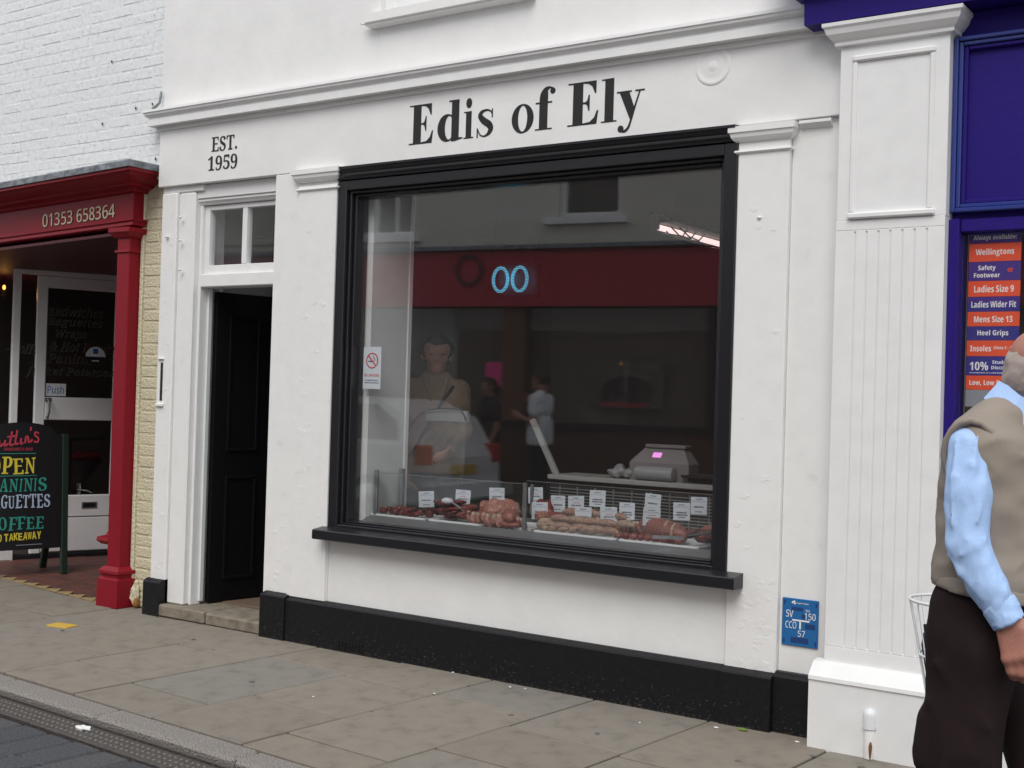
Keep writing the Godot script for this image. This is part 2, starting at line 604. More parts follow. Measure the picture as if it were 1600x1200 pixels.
# ------------------------------------------------------------------ ground: flags, kerb, channel, setts
func build_ground() -> void:
	var turn := Basis(Vector3.UP, deg_to_rad(-3.6))   # the kerb leaves the shop fronts by a few degrees
	var ground := setting("ground")
	var gp := PlaneMesh.new()
	gp.size = Vector2(500, 500)
	part(ground, "earth", gp, M.channel, Vector3(0, -0.16, 0))
	var pav := setting("pavement")
	pav.transform = Transform3D(turn, Vector3(-4.45, 0, 1.0))
	# bedding that shows in the joints
	part(pav, "bedding", bevel_box(Vector3(26, 0.1, 2.68), 0.002), M.joint, Vector3(-1.0, -0.078, -0.67))
	var known := {-1: [0.34], 0: [-0.52, 0.08], 1: [0.42], 2: [-0.35, 0.15], 3: [-0.30], -2: [-0.40, 0.25], -3: [0.05], -4: [-0.3]}
	var w := 0.62
	for i in range(-14, 18):
		var a0 := w * i
		var cuts: Array = known.get(i, [rng.randf_range(-0.55, -0.1), rng.randf_range(0.15, 0.45)]).duplicate()
		cuts.push_front(-1.35)
		if float(cuts[1]) > -0.05:
			cuts.insert(1, -0.62 + rng.randf() * 0.12)
		cuts.append(0.672)
		for j in cuts.size() - 1:
			var b0: float = cuts[j]
			var b1: float = cuts[j + 1]
			var gap := 0.0115
			var o := part(pav, "paving_slab", bevel_box(Vector3(w - gap, 0.05, b1 - b0 - gap), 0.004), M.flags[rng.randi() % M.flags.size()], Vector3(a0 + w / 2, -0.025 + rng.randf_range(-0.004, 0.001), (b0 + b1) / 2))
			o.rotation = Vector3(rng.randf_range(-0.0025, 0.0025), 0, rng.randf_range(-0.0025, 0.0025))
	var kerb := setting("kerb")
	kerb.transform = pav.transform
	var x := -9.4
	while x < 9.5:
		var len := rng.randf_range(0.86, 0.98)
		var k := part(kerb, "kerbstone", bevel_box(Vector3(len - 0.010, 0.16, 0.15), 0.016), M.granite, Vector3(x + len / 2, -0.08 + rng.randf_range(-0.003, 0.002), 0.756))
		k.rotation.y = rng.randf_range(-0.003, 0.003)
		x += len
	# drain slot and studded gutter channel at the foot of the kerb
	var gut := setting("gutter")
	gut.transform = pav.transform
	part(gut, "slot", bevel_box(Vector3(19, 0.02, 0.03), 0.002), M.joint, Vector3(0, -0.055, 0.848))
	part(gut, "slot_edge", bevel_box(Vector3(19, 0.03, 0.014), 0.003), M.channel, Vector3(0, -0.033, 0.872))
	x = -9.4
	while x < 9.5:
		part(gut, "channel_plate", bevel_box(Vector3(0.996, 0.03, 0.15), 0.004), M.channel, Vector3(x + 0.5, -0.045, 0.956))
		x += 1.0
	var mm := MultiMesh.new()
	mm.transform_format = MultiMesh.TRANSFORM_3D
	mm.mesh = lathe_mesh([Vector2(0.008, 0.0), Vector2(0.0065, 0.003), Vector2(0.003, 0.0045), Vector2(0.0, 0.005)], 8)
	var spots := []
	for i in 380:
		for r in 3:
			spots.append(Vector3(-7.0 + i * 0.037 + (0.0185 if r == 1 else 0.0), -0.0305, 0.915 + r * 0.04))
	mm.instance_count = spots.size()
	for i in spots.size():
		mm.set_instance_transform(i, Transform3D(Basis(), spots[i]))
	var studs := MultiMeshInstance3D.new()
	studs.name = "studs"
	studs.multimesh = mm
	studs.material_override = M.stud
	studs.set_meta("kind", "stuff")
	gut.add_child(studs)
	# road of dark setts in courses across the street
	var road := setting("road")
	road.transform = pav.transform
	part(road, "bedding", bevel_box(Vector3(30, 0.1, 5.2), 0.002), M.joint, Vector3(0, -0.104, 3.635))
	var far := flat()
	var made := 0
	for i in range(-34, 30):
		var a := i * 0.20
		var b := 1.036 + rng.randf() * 0.12
		var first := true
		while b < 6.1:
			var len := rng.randf_range(0.22, 0.34)
			var b0 := 1.036 if first else b
			first = false
			var bb := bevel_box(Vector3(0.190, 0.06, snappedf(b + len - b0, 0.02) - 0.010), 0.013)
			var pos := Vector3(a + 0.1, -0.066 + rng.randf_range(-0.004, 0.004), b0 + snappedf(b + len - b0, 0.02) / 2)
			if b0 < 2.2 and a > -2.6 and a < 3.2 and made < 230:
				var s := part(road, "sett", bb, M.setts[rng.randi() % 4], pos)
				s.rotation = Vector3(rng.randf_range(-0.01, 0.01), rng.randf_range(-0.012, 0.012), rng.randf_range(-0.01, 0.01))
				made += 1
			else:
				far.append_from(bb, 0, Transform3D(Basis(), pos))
			b = b0 + snappedf(b + len - b0, 0.02)
	var rest := part(road, "more_setts", far.commit(), M.setts[0])
	rest.set_meta("kind", "stuff")
	# the far pavement, across the street
	var opp := setting("far_pavement")
	opp.transform = pav.transform
	cb(opp, "kerb", Vector3(-18, -0.16, 6.24), Vector3(14, 0.0, 6.39), M.granite, 0.01)
	cb(opp, "paving", Vector3(-18, -0.16, 6.395), Vector3(14, -0.004, 10.5), M.flags[1], 0.004)
	# small things set in or dropped on the ground
	var yt := part(pav, "yellow_tile", bevel_box(Vector3(0.16, 0.02, 0.10), 0.003), M.yellow, turn.inverse() * (Vector3(-6.59, -0.006, 0.63) - Vector3(-4.45, 0, 1.0)))
	yt.rotation.y = 0.25
	for i in 15:
		var gs := rng.randf_range(0.008, 0.018)
		part(pav, "gum_spot", lump_mesh(Vector3(gs, 0.0022, gs * rng.randf_range(0.7, 1.0)), 0.003, 0.5, 60 + i, 12), M.gum, Vector3(rng.randf_range(-2.5, 3.2), 0.0005, rng.randf_range(-0.9, 0.64)))
	var paper := thing("paper_scrap", "crumpled white paper scrap lying on the gutter channel", "litter", "", Vector3(-4.62, -0.022, 1.93))
	part(paper, "paper", lump_mesh(Vector3(0.050, 0.010, 0.018), 0.016, 0.35, 5, 22), M.white_ink)
	var leaf := thing("leaf", "small green leaf on the pavement by the black plinth", "leaf", "", Vector3(-2.33, 0.002, 0.10))
	var ls := flat()
	slab(ls, PackedVector2Array([Vector2(-0.025, 0), Vector2(-0.01, 0.012), Vector2(0.012, 0.010), Vector2(0.028, 0), Vector2(0.012, -0.011), Vector2(-0.01, -0.012)]), 0.0, 0.002)
	part(leaf, "blade", ls.commit(), plain(L(0.16, 0.22, 0.05), 0.5), Vector3(0, 0.004, 0), Basis(Vector3.RIGHT, deg_to_rad(-75)))
	var bits := [[Vector3(-3.80, 0, 0.49), 0.008], [Vector3(-3.60, 0, 0.12), 0.010], [Vector3(-3.52, 0, 0.10), 0.007], [Vector3(-4.20, 0, 0.93), 0.007], [Vector3(-2.44, 0, 0.14), 0.014], [Vector3(-2.06, 0, 0.12), 0.013], [Vector3(-4.02, 0, 0.05), 0.008], [Vector3(-2.75, 0, 0.30), 0.006]]
	for b in bits:
		var o := thing("litter_crumb", "tiny pale crumb of litter on the paving flags", "litter", "crumbs of litter on the pavement", b[0])
		part(o, "crumb", lump_mesh(Vector3(b[1], 0.003, float(b[1]) * 0.6), 0.002, 0.2, 3, 8), M.white_ink, Vector3(0, 0.003, 0))

# ------------------------------------------------------------------ the butcher's shop
func build_butcher() -> void:
	var b := thing("butcher_shop", "white painted shop building with black window frame and black serif lettering", "building")
	# ---- upper storey with a sash window
	var uw := Vector4(-4.74, -3.72, 3.66, 5.1)      # its opening: x0, x1, y0, y1
	var top := 7.5
	var up := cb(b, "upper_wall", Vector3(-6.62, 3.2, -0.32), Vector3(uw.x, top, -0.02), M.white)
	cb(up, "wall_right_of_window", Vector3(uw.y, 3.2, -0.32) - up.position, Vector3(-1.5, top, -0.02) - up.position, M.white)
	cb(up, "wall_under_window", Vector3(uw.x, 3.2, -0.32) - up.position, Vector3(uw.y, uw.z, -0.0205) - up.position, M.white)
	cb(up, "wall_over_window", Vector3(uw.x, uw.w, -0.32) - up.position, Vector3(uw.y, top, -0.0205) - up.position, M.white)
	var win := cb(b, "upper_window", Vector3(uw.x, uw.z + 0.002, -0.14), Vector3(uw.x + 0.09, uw.w, -0.06), M.white_wood)
	var wo := win.position
	cb(win, "frame", Vector3(uw.y - 0.09, uw.z + 0.002, -0.14) - wo, Vector3(uw.y, uw.w, -0.06) - wo, M.white_wood)
	cb(win, "frame", Vector3(uw.x + 0.09, uw.w - 0.08, -0.139) - wo, Vector3(uw.y - 0.09, uw.w, -0.061) - wo, M.white_wood)
	cb(win, "frame", Vector3(uw.x + 0.09, uw.z + 0.002, -0.139) - wo, Vector3(uw.y - 0.09, uw.z + 0.09, -0.061) - wo, M.white_wood)
	cb(win, "meeting_rail", Vector3(uw.x + 0.09, 4.36, -0.135) - wo, Vector3(uw.y - 0.09, 4.42, -0.065) - wo, M.white_wood)
	for gx in [uw.x + 0.15, (uw.x + uw.y) / 2]:
		cb(win, "glazing_bar", Vector3(gx - 0.012, uw.z + 0.092, -0.11) - wo, Vector3(gx + 0.012, uw.w - 0.082, -0.07) - wo, M.white_wood)
	cb(win, "pane", Vector3(uw.x + 0.09, uw.z + 0.09, -0.125) - wo, Vector3(uw.y - 0.09, uw.w - 0.08, -0.12) - wo, M.glass, 0.0005)
	moulding(win, "sill", [Vector2(0, 3.665), Vector2(0.07, 3.652), Vector2(0.072, 3.60), Vector2(0.06, 3.596), Vector2(0.058, 3.585), Vector2(0, 3.58)], -4.80, -3.66, -0.021, M.white_old, false, false).position = -wo
	part(win, "hook", tube_mesh([Vector3(-4.80, 3.60, 0.0), Vector3(-4.83, 3.605, 0.02), Vector3(-4.85, 3.612, 0.02)], 0.006, 6), M.white_old, -wo)
	cb(b, "roof", Vector3(-6.6, top + 0.002, -6.2), Vector3(-1.5, top + 0.15, 0.12), M.lead)
	cb(b, "rear_wall", Vector3(-6.62, 0, -6.3), Vector3(-1.5, top, -6.02), M.white)
	cb(b, "side_wall", Vector3(-6.62, 0, -6.0), Vector3(-6.50, top, -0.33), M.white)
	cb(b, "side_wall", Vector3(-1.99, 0, -6.0), Vector3(-1.87, top, -0.33), M.white)
	# ---- fascia with its lettering, cornice and roundel
	var fas := cb(b, "fascia", Vector3(-6.60, 2.79, -0.18), Vector3(-1.965, 3.198, 0.0), M.white)
	moulding(b, "cornice", [Vector2(-0.03, 3.300), Vector2(0.0820, 3.288), Vector2(0.0836, 3.272), Vector2(0.0771, 3.268), Vector2(0.0738, 3.256), Vector2(0.0640, 3.246), Vector2(0.0525, 3.240), Vector2(0.0508, 3.228), Vector2(0.0574, 3.224), Vector2(0.0574, 3.186), Vector2(0.0164, 3.184), Vector2(0.0148, 3.160), Vector2(0.0000, 3.155), Vector2(-0.03, 3.150)], -6.60, -2.06, 0.0, M.white_wood, true, false, -0.1)
	var ro := part(b, "roundel", lathe_mesh([Vector2(0.092, 0.0000), Vector2(0.090, 0.0035), Vector2(0.080, 0.0047), Vector2(0.072, 0.0029), Vector2(0.062, 0.0020), Vector2(0.048, 0.0029), Vector2(0.040, 0.0047), Vector2(0.030, 0.0041), Vector2(0.024, 0.0059), Vector2(0.012, 0.0083), Vector2(0.0, 0.0088)], 40), M.white, Vector3(-2.62, 3.088, 0.0), Basis(Vector3.RIGHT, PI / 2))
	ro.rotation = Vector3(PI / 2, 0, 0)
	var fo := fas.position
	main_lettering(fas, -fo)
	part(fas, "lettering", text_mesh("EST.", 0.232, 0.094, true, true, 0.0, 0.003), M.ink, Vector3(-6.098, 2.978, -0.001) - fo)
	part(fas, "lettering", text_mesh("1959", 0.266, 0.094, true, true, 0.0, 0.003), M.ink, Vector3(-6.126, 2.858, -0.001) - fo)
	part(b, "cable_clip", tube_mesh([Vector3(-6.60, 3.42, 0.0), Vector3(-6.60, 3.345, 0.012), Vector3(-6.63, 3.325, 0.014), Vector3(-6.68, 3.315, 0.0)], 0.009, 6), M.steel_dull)
	# ---- pilasters
	var p1 := cb(b, "pilaster", Vector3(-5.52, 0.0, -0.30), Vector3(-5.003, 2.789, 0.0), M.white_old, 0.006)
	cb(p1, "raised_face", Vector3(-5.31, 0.258, -0.01) - p1.position, Vector3(-5.005, 2.70, 0.012) - p1.position, M.white_old, 0.005)
	capital(p1, -5.31, -5.003, 0.012, 2.80)
	var p2 := cb(b, "pilaster", Vector3(-2.478, 0.0, -0.30), Vector3(-2.222, 2.789, 0.0), M.white_old, 0.006)
	capital(p2, -2.478, -2.225, 0.0, 2.785)
	var p0 := cb(b, "pilaster", Vector3(-6.57, 0.0, -0.30), Vector3(-6.425, 2.745, -0.012), M.white_old, 0.006)
	cb(p0, "neck_block", Vector3(-6.585, 2.747, -0.2) - p0.position, Vector3(-6.20, 2.7895, -0.03) - p0.position, M.white, 0.004)
	# slot with a dark slit, and little leftover hooks
	cb(p0, "slot_hood", Vector3(-6.555, 1.66, -0.02) - p0.position, Vector3(-6.50, 1.668, 0.002) - p0.position, M.white_old)
	cb(p0, "slot", Vector3(-6.530, 1.39, -0.02) - p0.position, Vector3(-6.508, 1.64, -0.008) - p0.position, M.ink, 0.002)
	cb(p0, "slot_shelf", Vector3(-6.56, 1.352, -0.02) - p0.position, Vector3(-6.49, 1.372, 0.004) - p0.position, M.white_old)
	for h in [Vector3(-6.36, 2.24, 0.0), Vector3(-6.50, 2.46, 0.0), Vector3(-6.37, 2.58, 0.0), Vector3(-6.37, 2.43, 0.0)]:
		part(p0, "hook", lump_mesh(Vector3(0.014, 0.007, 0.012), 0.004, 0.2, 2, 10), M.white_old, h - p0.position)
	flakes(p1, -5.50, -5.02, 0.27, 0.75, 0.0005, 46)
	flakes(p1, -5.29, -5.02, 0.75, 2.6, 0.0125, 22)
	flakes(p2, -2.47, -2.23, 0.265, 0.62, 0.0005, 40)
	flakes(p2, -2.47, -2.23, 0.62, 2.6, 0.0005, 18)
	flakes(p0, -6.56, -6.43, 0.24, 2.6, -0.0115, 26)
	# ---- recessed wall to the right, up to the neighbour's pilaster
	var rw := cb(b, "recessed_wall", Vector3(-2.2215, 0.0, -0.30), Vector3(-1.94, 2.789, -0.03), M.white_old, 0.004)
	moulding(rw, "ledge", [Vector2(0.0, 2.788), Vector2(0.034, 2.782), Vector2(0.034, 2.768), Vector2(0.012, 2.752), Vector2(0.0, 2.748)], -2.18, -2.03, -0.03, M.white_old).position = -rw.position
	part(rw, "nail", lump_mesh(Vector3(0.012, 0.006, 0.01), 0.003, 0.2, 2, 8), M.white_old, Vector3(-2.36, 2.35, 0.002) - rw.position)
	# ---- door casing, fanlight and door
	var cas := cb(b, "door_casing", Vector3(-6.4245, 0.078, -0.30), Vector3(-6.272, 2.745, -0.028), M.white_old, 0.012)
	var co := cas.position
	cb(cas, "inner_casing", Vector3(-6.2715, 0.078, -0.16) - co, Vector3(-6.250, 2.66, -0.075) - co, M.white_wood, 0.005)
	cb(cas, "head_board", Vector3(-6.2715, 2.70, -0.30) - co, Vector3(-5.5205, 2.788, -0.05) - co, M.white_wood)
	moulding(cas, "head_moulding", [Vector2(0, 2.70), Vector2(0.03, 2.698), Vector2(0.03, 2.684), Vector2(0.016, 2.676), Vector2(0.010, 2.664), Vector2(0, 2.66)], -6.2715, -5.5205, -0.09, M.white_wood).position = -co
	cb(cas, "door_head", Vector3(-6.2495, 2.13, -0.20) - co, Vector3(-5.5205, 2.215, -0.072) - co, M.white_wood, 0.006)
	cb(cas, "hinge_strip", Vector3(-6.2495, 0.10, -0.17) - co, Vector3(-6.234, 2.13, -0.14) - co, M.room_white, 0.002)
	var fan := cb(b, "fanlight", Vector3(-6.2495, 2.216, -0.15), Vector3(-6.205, 2.659, -0.10), M.white_wood)
	var fo2 := fan.position
	for f in [[-6.2045, 2.216, -5.5205, 2.272], [-6.2045, 2.628, -5.5205, 2.659], [-5.5505, 2.2725, -5.5205, 2.6275], [-5.906, 2.2725, -5.863, 2.6275]]:
		cb(fan, "frame", Vector3(f[0], f[1], -0.149) - fo2, Vector3(f[2], f[3], -0.101) - fo2, M.white_wood)
	cb(fan, "pane", Vector3(-6.204, 2.273, -0.128) - fo2, Vector3(-5.9065, 2.627, -0.123) - fo2, M.glass, 0.0005)
	cb(fan, "pane", Vector3(-5.8625, 2.273, -0.128) - fo2, Vector3(-5.551, 2.627, -0.123) - fo2, M.glass, 0.0005)
	# the door stands open, swung inward on its left edge
	var door := Node3D.new()
	door.name = "door"
	b.add_child(door)
	door.transform = Transform3D(Basis(Vector3.UP, deg_to_rad(80)), Vector3(-6.228, 0.09, -0.19))
	part(door, "leaf", bevel_box(Vector3(0.76, 2.02, 0.04), 0.004), M.black_door, Vector3(0.38, 1.01, 0))
	for q in [[0.10, 0.14, 0.34, 0.82], [0.42, 0.14, 0.66, 0.82], [0.10, 0.98, 0.34, 1.88], [0.42, 0.98, 0.66, 1.88]]:
		for e in [[q[0], q[1], q[2], q[1] + 0.022], [q[0], q[3] - 0.022, q[2], q[3]], [q[0], q[1] + 0.0225, q[0] + 0.022, q[3] - 0.0225], [q[2] - 0.022, q[1] + 0.0225, q[2], q[3] - 0.0225]]:
			cb(door, "panel_moulding", Vector3(e[0], e[1], 0.018), Vector3(e[2], e[3], 0.032), M.black_door, 0.005)
	part(door, "knob", lathe_mesh([Vector2(0.012, 0), Vector2(0.012, 0.03), Vector2(0.026, 0.04), Vector2(0.03, 0.055), Vector2(0.02, 0.07), Vector2(0.0, 0.074)], 16), M.black_door, Vector3(0.70, 0.96, 0.02), Basis(Vector3.RIGHT, PI / 2))
	# step of two stones
	var step := cb(b, "doorstep", Vector3(-6.49, 0.0, -0.30), Vector3(-6.005, 0.078, 0.028), M.stone_step, 0.010)
	cb(step, "stone", Vector3(-6.0, -0.004, -0.30) - step.position, Vector3(-5.49, 0.074, 0.022) - step.position, M.stone_step, 0.012)
	# ---- black plinths
	var pl := black_block(b, "plinth", -5.285, -2.475, 0.262, 0.040)
	black_block(b, "plinth", -5.49, -5.287, 0.272, 0.048)
	black_block(b, "plinth", -2.473, -2.222, 0.262, 0.050)
	black_block(b, "plinth", -2.220, -1.96, 0.272, 0.024)
	black_block(b, "plinth", -6.585, -6.425, 0.232, 0.030)
	var vent := Node3D.new()
	vent.name = "air_vent"
	pl.add_child(vent)
	vent.position = -pl.position
	for i in 8:
		cb(vent, "vent_bar", Vector3(-4.86 + i * 0.025, 0.008, 0.038), Vector3(-4.848 + i * 0.025, 0.062, 0.046), M.black_plinth, 0.002)
	cb(vent, "vent_plate", Vector3(-4.87, 0.004, 0.036), Vector3(-4.66, 0.068, 0.0412), M.ink, 0.001)
	# ---- white panel below the window
	cb(b, "apron", Vector3(-5.0025, 0.0, -0.30), Vector3(-2.4785, 0.628, -0.016), M.white, 0.003)
	# ---- the shop window
	var w := cb(b, "shop_window", Vector3(-5.0025, 0.692, -0.16), Vector3(-4.935, 2.712, 0.004), M.black_wood, 0.004)
	var o := w.position
	cb(w, "frame", Vector3(-2.548, 0.692, -0.16) - o, Vector3(-2.4785, 2.712, 0.004) - o, M.black_wood, 0.004)
	cb(w, "frame", Vector3(-4.9345, 2.655, -0.16) - o, Vector3(-2.5485, 2.712, 0.003) - o, M.black_wood, 0.004)
	cb(w, "frame", Vector3(-4.9345, 0.692, -0.16) - o, Vector3(-2.5485, 0.715, 0.003) - o, M.black_wood, 0.004)
	# stepped inner beads round the glass
	for k in 2:
		var d := 0.018 * k
		var z1 := -0.022 - 0.026 * k
		var x0 := -4.934 + d
		var x1 := -2.549 - d
		var y0 := 0.7155 + d * 0.5
		var y1 := 2.6545 - d
		cb(w, "bead", Vector3(x0, y0, -0.155) - o, Vector3(x0 + 0.0175, y1, z1) - o, M.black_wood, 0.004)
		cb(w, "bead", Vector3(x1 - 0.0175, y0, -0.155) - o, Vector3(x1, y1, z1) - o, M.black_wood, 0.004)
		cb(w, "bead", Vector3(x0 + 0.018, y1 - 0.0175, -0.155) - o, Vector3(x1 - 0.018, y1, z1) - o, M.black_wood, 0.004)
		cb(w, "bead", Vector3(x0 + 0.018, y0, -0.155) - o, Vector3(x1 - 0.018, y0 + 0.0085, z1) - o, M.black_wood, 0.003)
	moulding(w, "cap_moulding", [Vector2(-0.02, 2.792), Vector2(0.040, 2.788), Vector2(0.040, 2.776), Vector2(0.034, 2.772), Vector2(0.030, 2.758), Vector2(0.020, 2.750), Vector2(0.022, 2.744), Vector2(0.022, 2.736), Vector2(0.012, 2.728), Vector2(0.010, 2.716), Vector2(-0.02, 2.7125)], -5.0, -2.4785, 0.002, M.black_wood, false, false).position = -o
	for pz in [-0.077, -0.103]:   # a double glazed unit
		cb(w, "pane", Vector3(-4.90, 0.724, pz - 0.006) - o, Vector3(-2.584, 2.62, pz) - o, M.glass, 0.0005)
	moulding(w, "sill", [Vector2(-0.1, 0.7), Vector2(0.0, 0.698), Vector2(0.096, 0.686), Vector2(0.102, 0.680), Vector2(0.102, 0.634), Vector2(0.096, 0.629), Vector2(-0.1, 0.628)], -5.03, -2.392, 0.0, M.black_wood).position = -o
	# no smoking sticker on the glass
	var ns := thing("window_sticker", "white no smoking sticker inside the left edge of shop window", "sticker", "", Vector3(-4.865, 1.505, -0.114))
	cb(ns, "paper", Vector3(0, 0, 0), Vector3(0.135, 0.245, 0.003), M.card, 0.0005)
	var ring := flat()
	for i in 28:
		var a0 := TAU * i / 28
		var a1 := TAU * (i + 1) / 28
		slab(ring, PackedVector2Array([Vector2(cos(a0), sin(a0)) * 0.046, Vector2(cos(a1), sin(a1)) * 0.046, Vector2(cos(a1), sin(a1)) * 0.039, Vector2(cos(a0), sin(a0)) * 0.039]), 0.0, 0.0016)
	slab(ring, PackedVector2Array([Vector2(-0.031, 0.026), Vector2(-0.026, 0.031), Vector2(0.031, -0.026), Vector2(0.026, -0.031)]), 0.0, 0.0022)
	part(ns, "red_ring", ring.commit(), M.red_ink, Vector3(0.068, 0.165, 0.003))
	var cig := flat()
	slab(cig, PackedVector2Array([Vector2(-0.028, -0.008), Vector2(0.012, -0.008), Vector2(0.012, -0.001), Vector2(-0.028, -0.001)]), 0.0, 0.001)
	stroke(cig, curve([Vector3(0.016, 0.0, 0.004), Vector3(0.020, 0.010, 0.004), Vector3(0.008, 0.018, 0.004), Vector3(0.010, 0.028, 0.004)], 4), 0.0, 0.0008)
	part(ns, "cigarette", cig.commit(), M.ink, Vector3(0.068, 0.165, 0.003))
	part(ns, "lettering", text_mesh("NO SMOKING", 0.112, 0.016, false, false, 0.0, 0.001), M.red_ink, Vector3(0.012, 0.072, 0.003))
	part(ns, "lettering", text_mesh("It is against the law to\nsmoke in these premises", 0.108, 0.026, false, false, 0.0, 0.001), M.blue_dark, Vector3(0.014, 0.030, 0.003))
	# blue hydrant style plate
	var bp := thing("valve_plate", "blue enamel sluice valve plate screwed low on white wall", "sign", "", Vector3(-2.205, 0.393, -0.029))
	cb(bp, "plate", Vector3(0, 0, 0), Vector3(0.172, 0.214, 0.009), M.blue_plate, 0.004)
	for r in [[0.045, 0.160, 0.100, 0.176], [0.095, 0.126, 0.110, 0.150], [0.112, 0.082, 0.158, 0.106], [0.045, 0.014, 0.128, 0.040], [0.008, 0.185, 0.016, 0.205], [0.158, 0.183, 0.166, 0.203], [0.008, 0.012, 0.016, 0.032], [0.158, 0.010, 0.166, 0.030]]:
		cb(bp, "blank_field", Vector3(r[0], r[1], 0.008), Vector3(r[2], r[3], 0.0098), M.blue_dark, 0.0003)
	for t in [["SV", 0.020, 0.128, 0.034, 0.032], ["150", 0.108, 0.124, 0.052, 0.031], ["CCO", 0.018, 0.078, 0.052, 0.031], ["57", 0.078, 0.044, 0.034, 0.028], ["562", 0.112, 0.160, 0.020, 0.010], ["Anglian Water", 0.068, 0.190, 0.060, 0.009]]:
		part(bp, "lettering", text_mesh(t[0], t[3], t[4], false, false, 0.0, 0.0012), M.white_ink, Vector3(t[1], t[2], 0.009))
	cb(bp, "bar", Vector3(0.050, 0.113, 0.0085), Vector3(0.132, 0.120, 0.0105), M.white_ink, 0.0005)
	cb(bp, "bar", Vector3(0.084, 0.078, 0.0085), Vector3(0.092, 0.1125, 0.0105), M.white_ink, 0.0005)
	for c in [Vector2(0.05, 0.196), Vector2(0.058, 0.200), Vector2(0.060, 0.192)]:
		part(bp, "emblem_drop", lump_mesh(Vector3(0.005, 0.005, 0.001), 0.0, 0.1, 1, 10), M.white_ink, Vector3(c.x, c.y, 0.0098))

func capital(parent: MeshInstance3D, x0: float, x1: float, zf: float, y1: float) -> void:
	moulding(parent, "capital", [Vector2(-0.02, y1), Vector2(0.038, y1 - 0.006), Vector2(0.038, y1 - 0.034), Vector2(0.031, y1 - 0.038), Vector2(0.027, y1 - 0.056), Vector2(0.017, y1 - 0.070), Vector2(0.008, y1 - 0.076), Vector2(-0.02, y1 - 0.078)], x0, x1, zf, M.white_old, true, true, -0.05).position = -parent.position
	moulding(parent, "neck_ring", [Vector2(-0.02, y1 - 0.114), Vector2(0.012, y1 - 0.116), Vector2(0.014, y1 - 0.124), Vector2(0.004, y1 - 0.132), Vector2(-0.02, y1 - 0.134)], x0, x1, zf, M.white_old, true, true, -0.05).position = -parent.position

# a tarred plinth block with its bevelled top and the dirt splashed along its foot
func black_block(b: Node3D, called: String, x0: float, x1: float, h: float, out: float) -> MeshInstance3D:
	var o := moulding(b, called, [Vector2(-0.1, h), Vector2(0.0, h - 0.001), Vector2(out - 0.006, h - 0.014), Vector2(out, h - 0.022), Vector2(out + 0.002, -0.02), Vector2(-0.1, -0.02)], x0, x1, 0.0, M.black_plinth)
	var st := flat()
	var n := int((x1 - x0) * 260.0)
	for i in n:
		var y := pow(rng.randf(), 4.0) * 0.12 + 0.001
		var s := rng.randf_range(0.001, 0.0045)
		var c := Vector3(rng.randf_range(x0 + 0.01, x1 - 0.01), y, out + 0.0018)
		var poly := PackedVector2Array()
		for k in 5:
			var a := TAU * k / 5.0 + rng.randf() * 0.6
			poly.append(Vector2(c.x + cos(a) * s * rng.randf_range(0.7, 2.2), c.y + sin(a) * s * rng.randf_range(0.4, 1.0)))
		if Geometry2D.triangulate_polygon(poly).size() > 0:
			slab(st, poly, c.z - 0.001, c.z + 0.0006)
	var d := part(o, "mud_specks", st.commit(), M.dirt)
	d.set_meta("kind", "stuff")
	return o

# the shop name in a fat and thin serif letter
func main_lettering(fas: MeshInstance3D, off: Vector3) -> void:
	var cap := 0.221
	var spots := [["E", -4.479, -4.309], ["d", -4.278, -4.105], ["i", -4.097, -4.032], ["s", -4.015, -3.896], ["o", -3.780, -3.641], ["f", -3.630, -3.505], ["E", -3.431, -3.249], ["l", -3.231, -3.141], ["y", -3.142, -2.985]]
	for s in spots:
		var g: Array = glyph(s[0])
		var wd: float = g[0]
		var st := flat()
		var i := 0
		for poly: PackedVector2Array in g[1]:
			var q := PackedVector2Array()
			for p in poly:
				q.append(Vector2(p.x / wd * (float(s[2]) - float(s[1])), p.y * cap))
			if Geometry2D.triangulate_polygon(ccw(q)).size() > 0:
				slab(st, q, -0.002, 0.0014 + 0.00012 * (i % 12))
			i += 1
		part(fas, "letter", st.commit(), M.ink, Vector3(s[1], 2.8765, 0) + off)

func ring_polys(c: Vector2, ro: Vector2, ci: Vector2, ri: Vector2) -> Array:
	var out := []
	for i in 32:
		var a0 := TAU * i / 32
		var a1 := TAU * (i + 1) / 32
		out.append(PackedVector2Array([c + Vector2(cos(a0), sin(a0)) * ro, c + Vector2(cos(a1), sin(a1)) * ro, ci + Vector2(cos(a1), sin(a1)) * ri, ci + Vector2(cos(a0), sin(a0)) * ri]))
	return out

func disc(c: Vector2, r: float) -> PackedVector2Array:
	var p := PackedVector2Array()
	for i in 20:
		p.append(c + Vector2(cos(TAU * i / 20), sin(TAU * i / 20)) * r)
	return p

func brush(pts: Array) -> Array:
	var c := curve(pts, 6)
	var out := []
	for i in c.size() - 1:
		var q := []
		for k in [i, i + 1]:
			var a: Vector3 = c[max(k - 1, 0)]
			var b: Vector3 = c[min(k + 1, c.size() - 1)]
			var t := Vector2(b.x - a.x, b.y - a.y).normalized()
			var n := Vector2(-t.y, t.x) * (c[k] as Vector3).z * 0.5
			q.append(Vector2(c[k].x, c[k].y) + n)
			q.append(Vector2(c[k].x, c[k].y) - n)
		out.append(PackedVector2Array([q[0], q[2], q[3], q[1]]))
	return out

func pv(a: Array) -> PackedVector2Array:
	var p := PackedVector2Array()
	for i in range(0, a.size(), 2):
		p.append(Vector2(a[i], a[i + 1]))
	return p

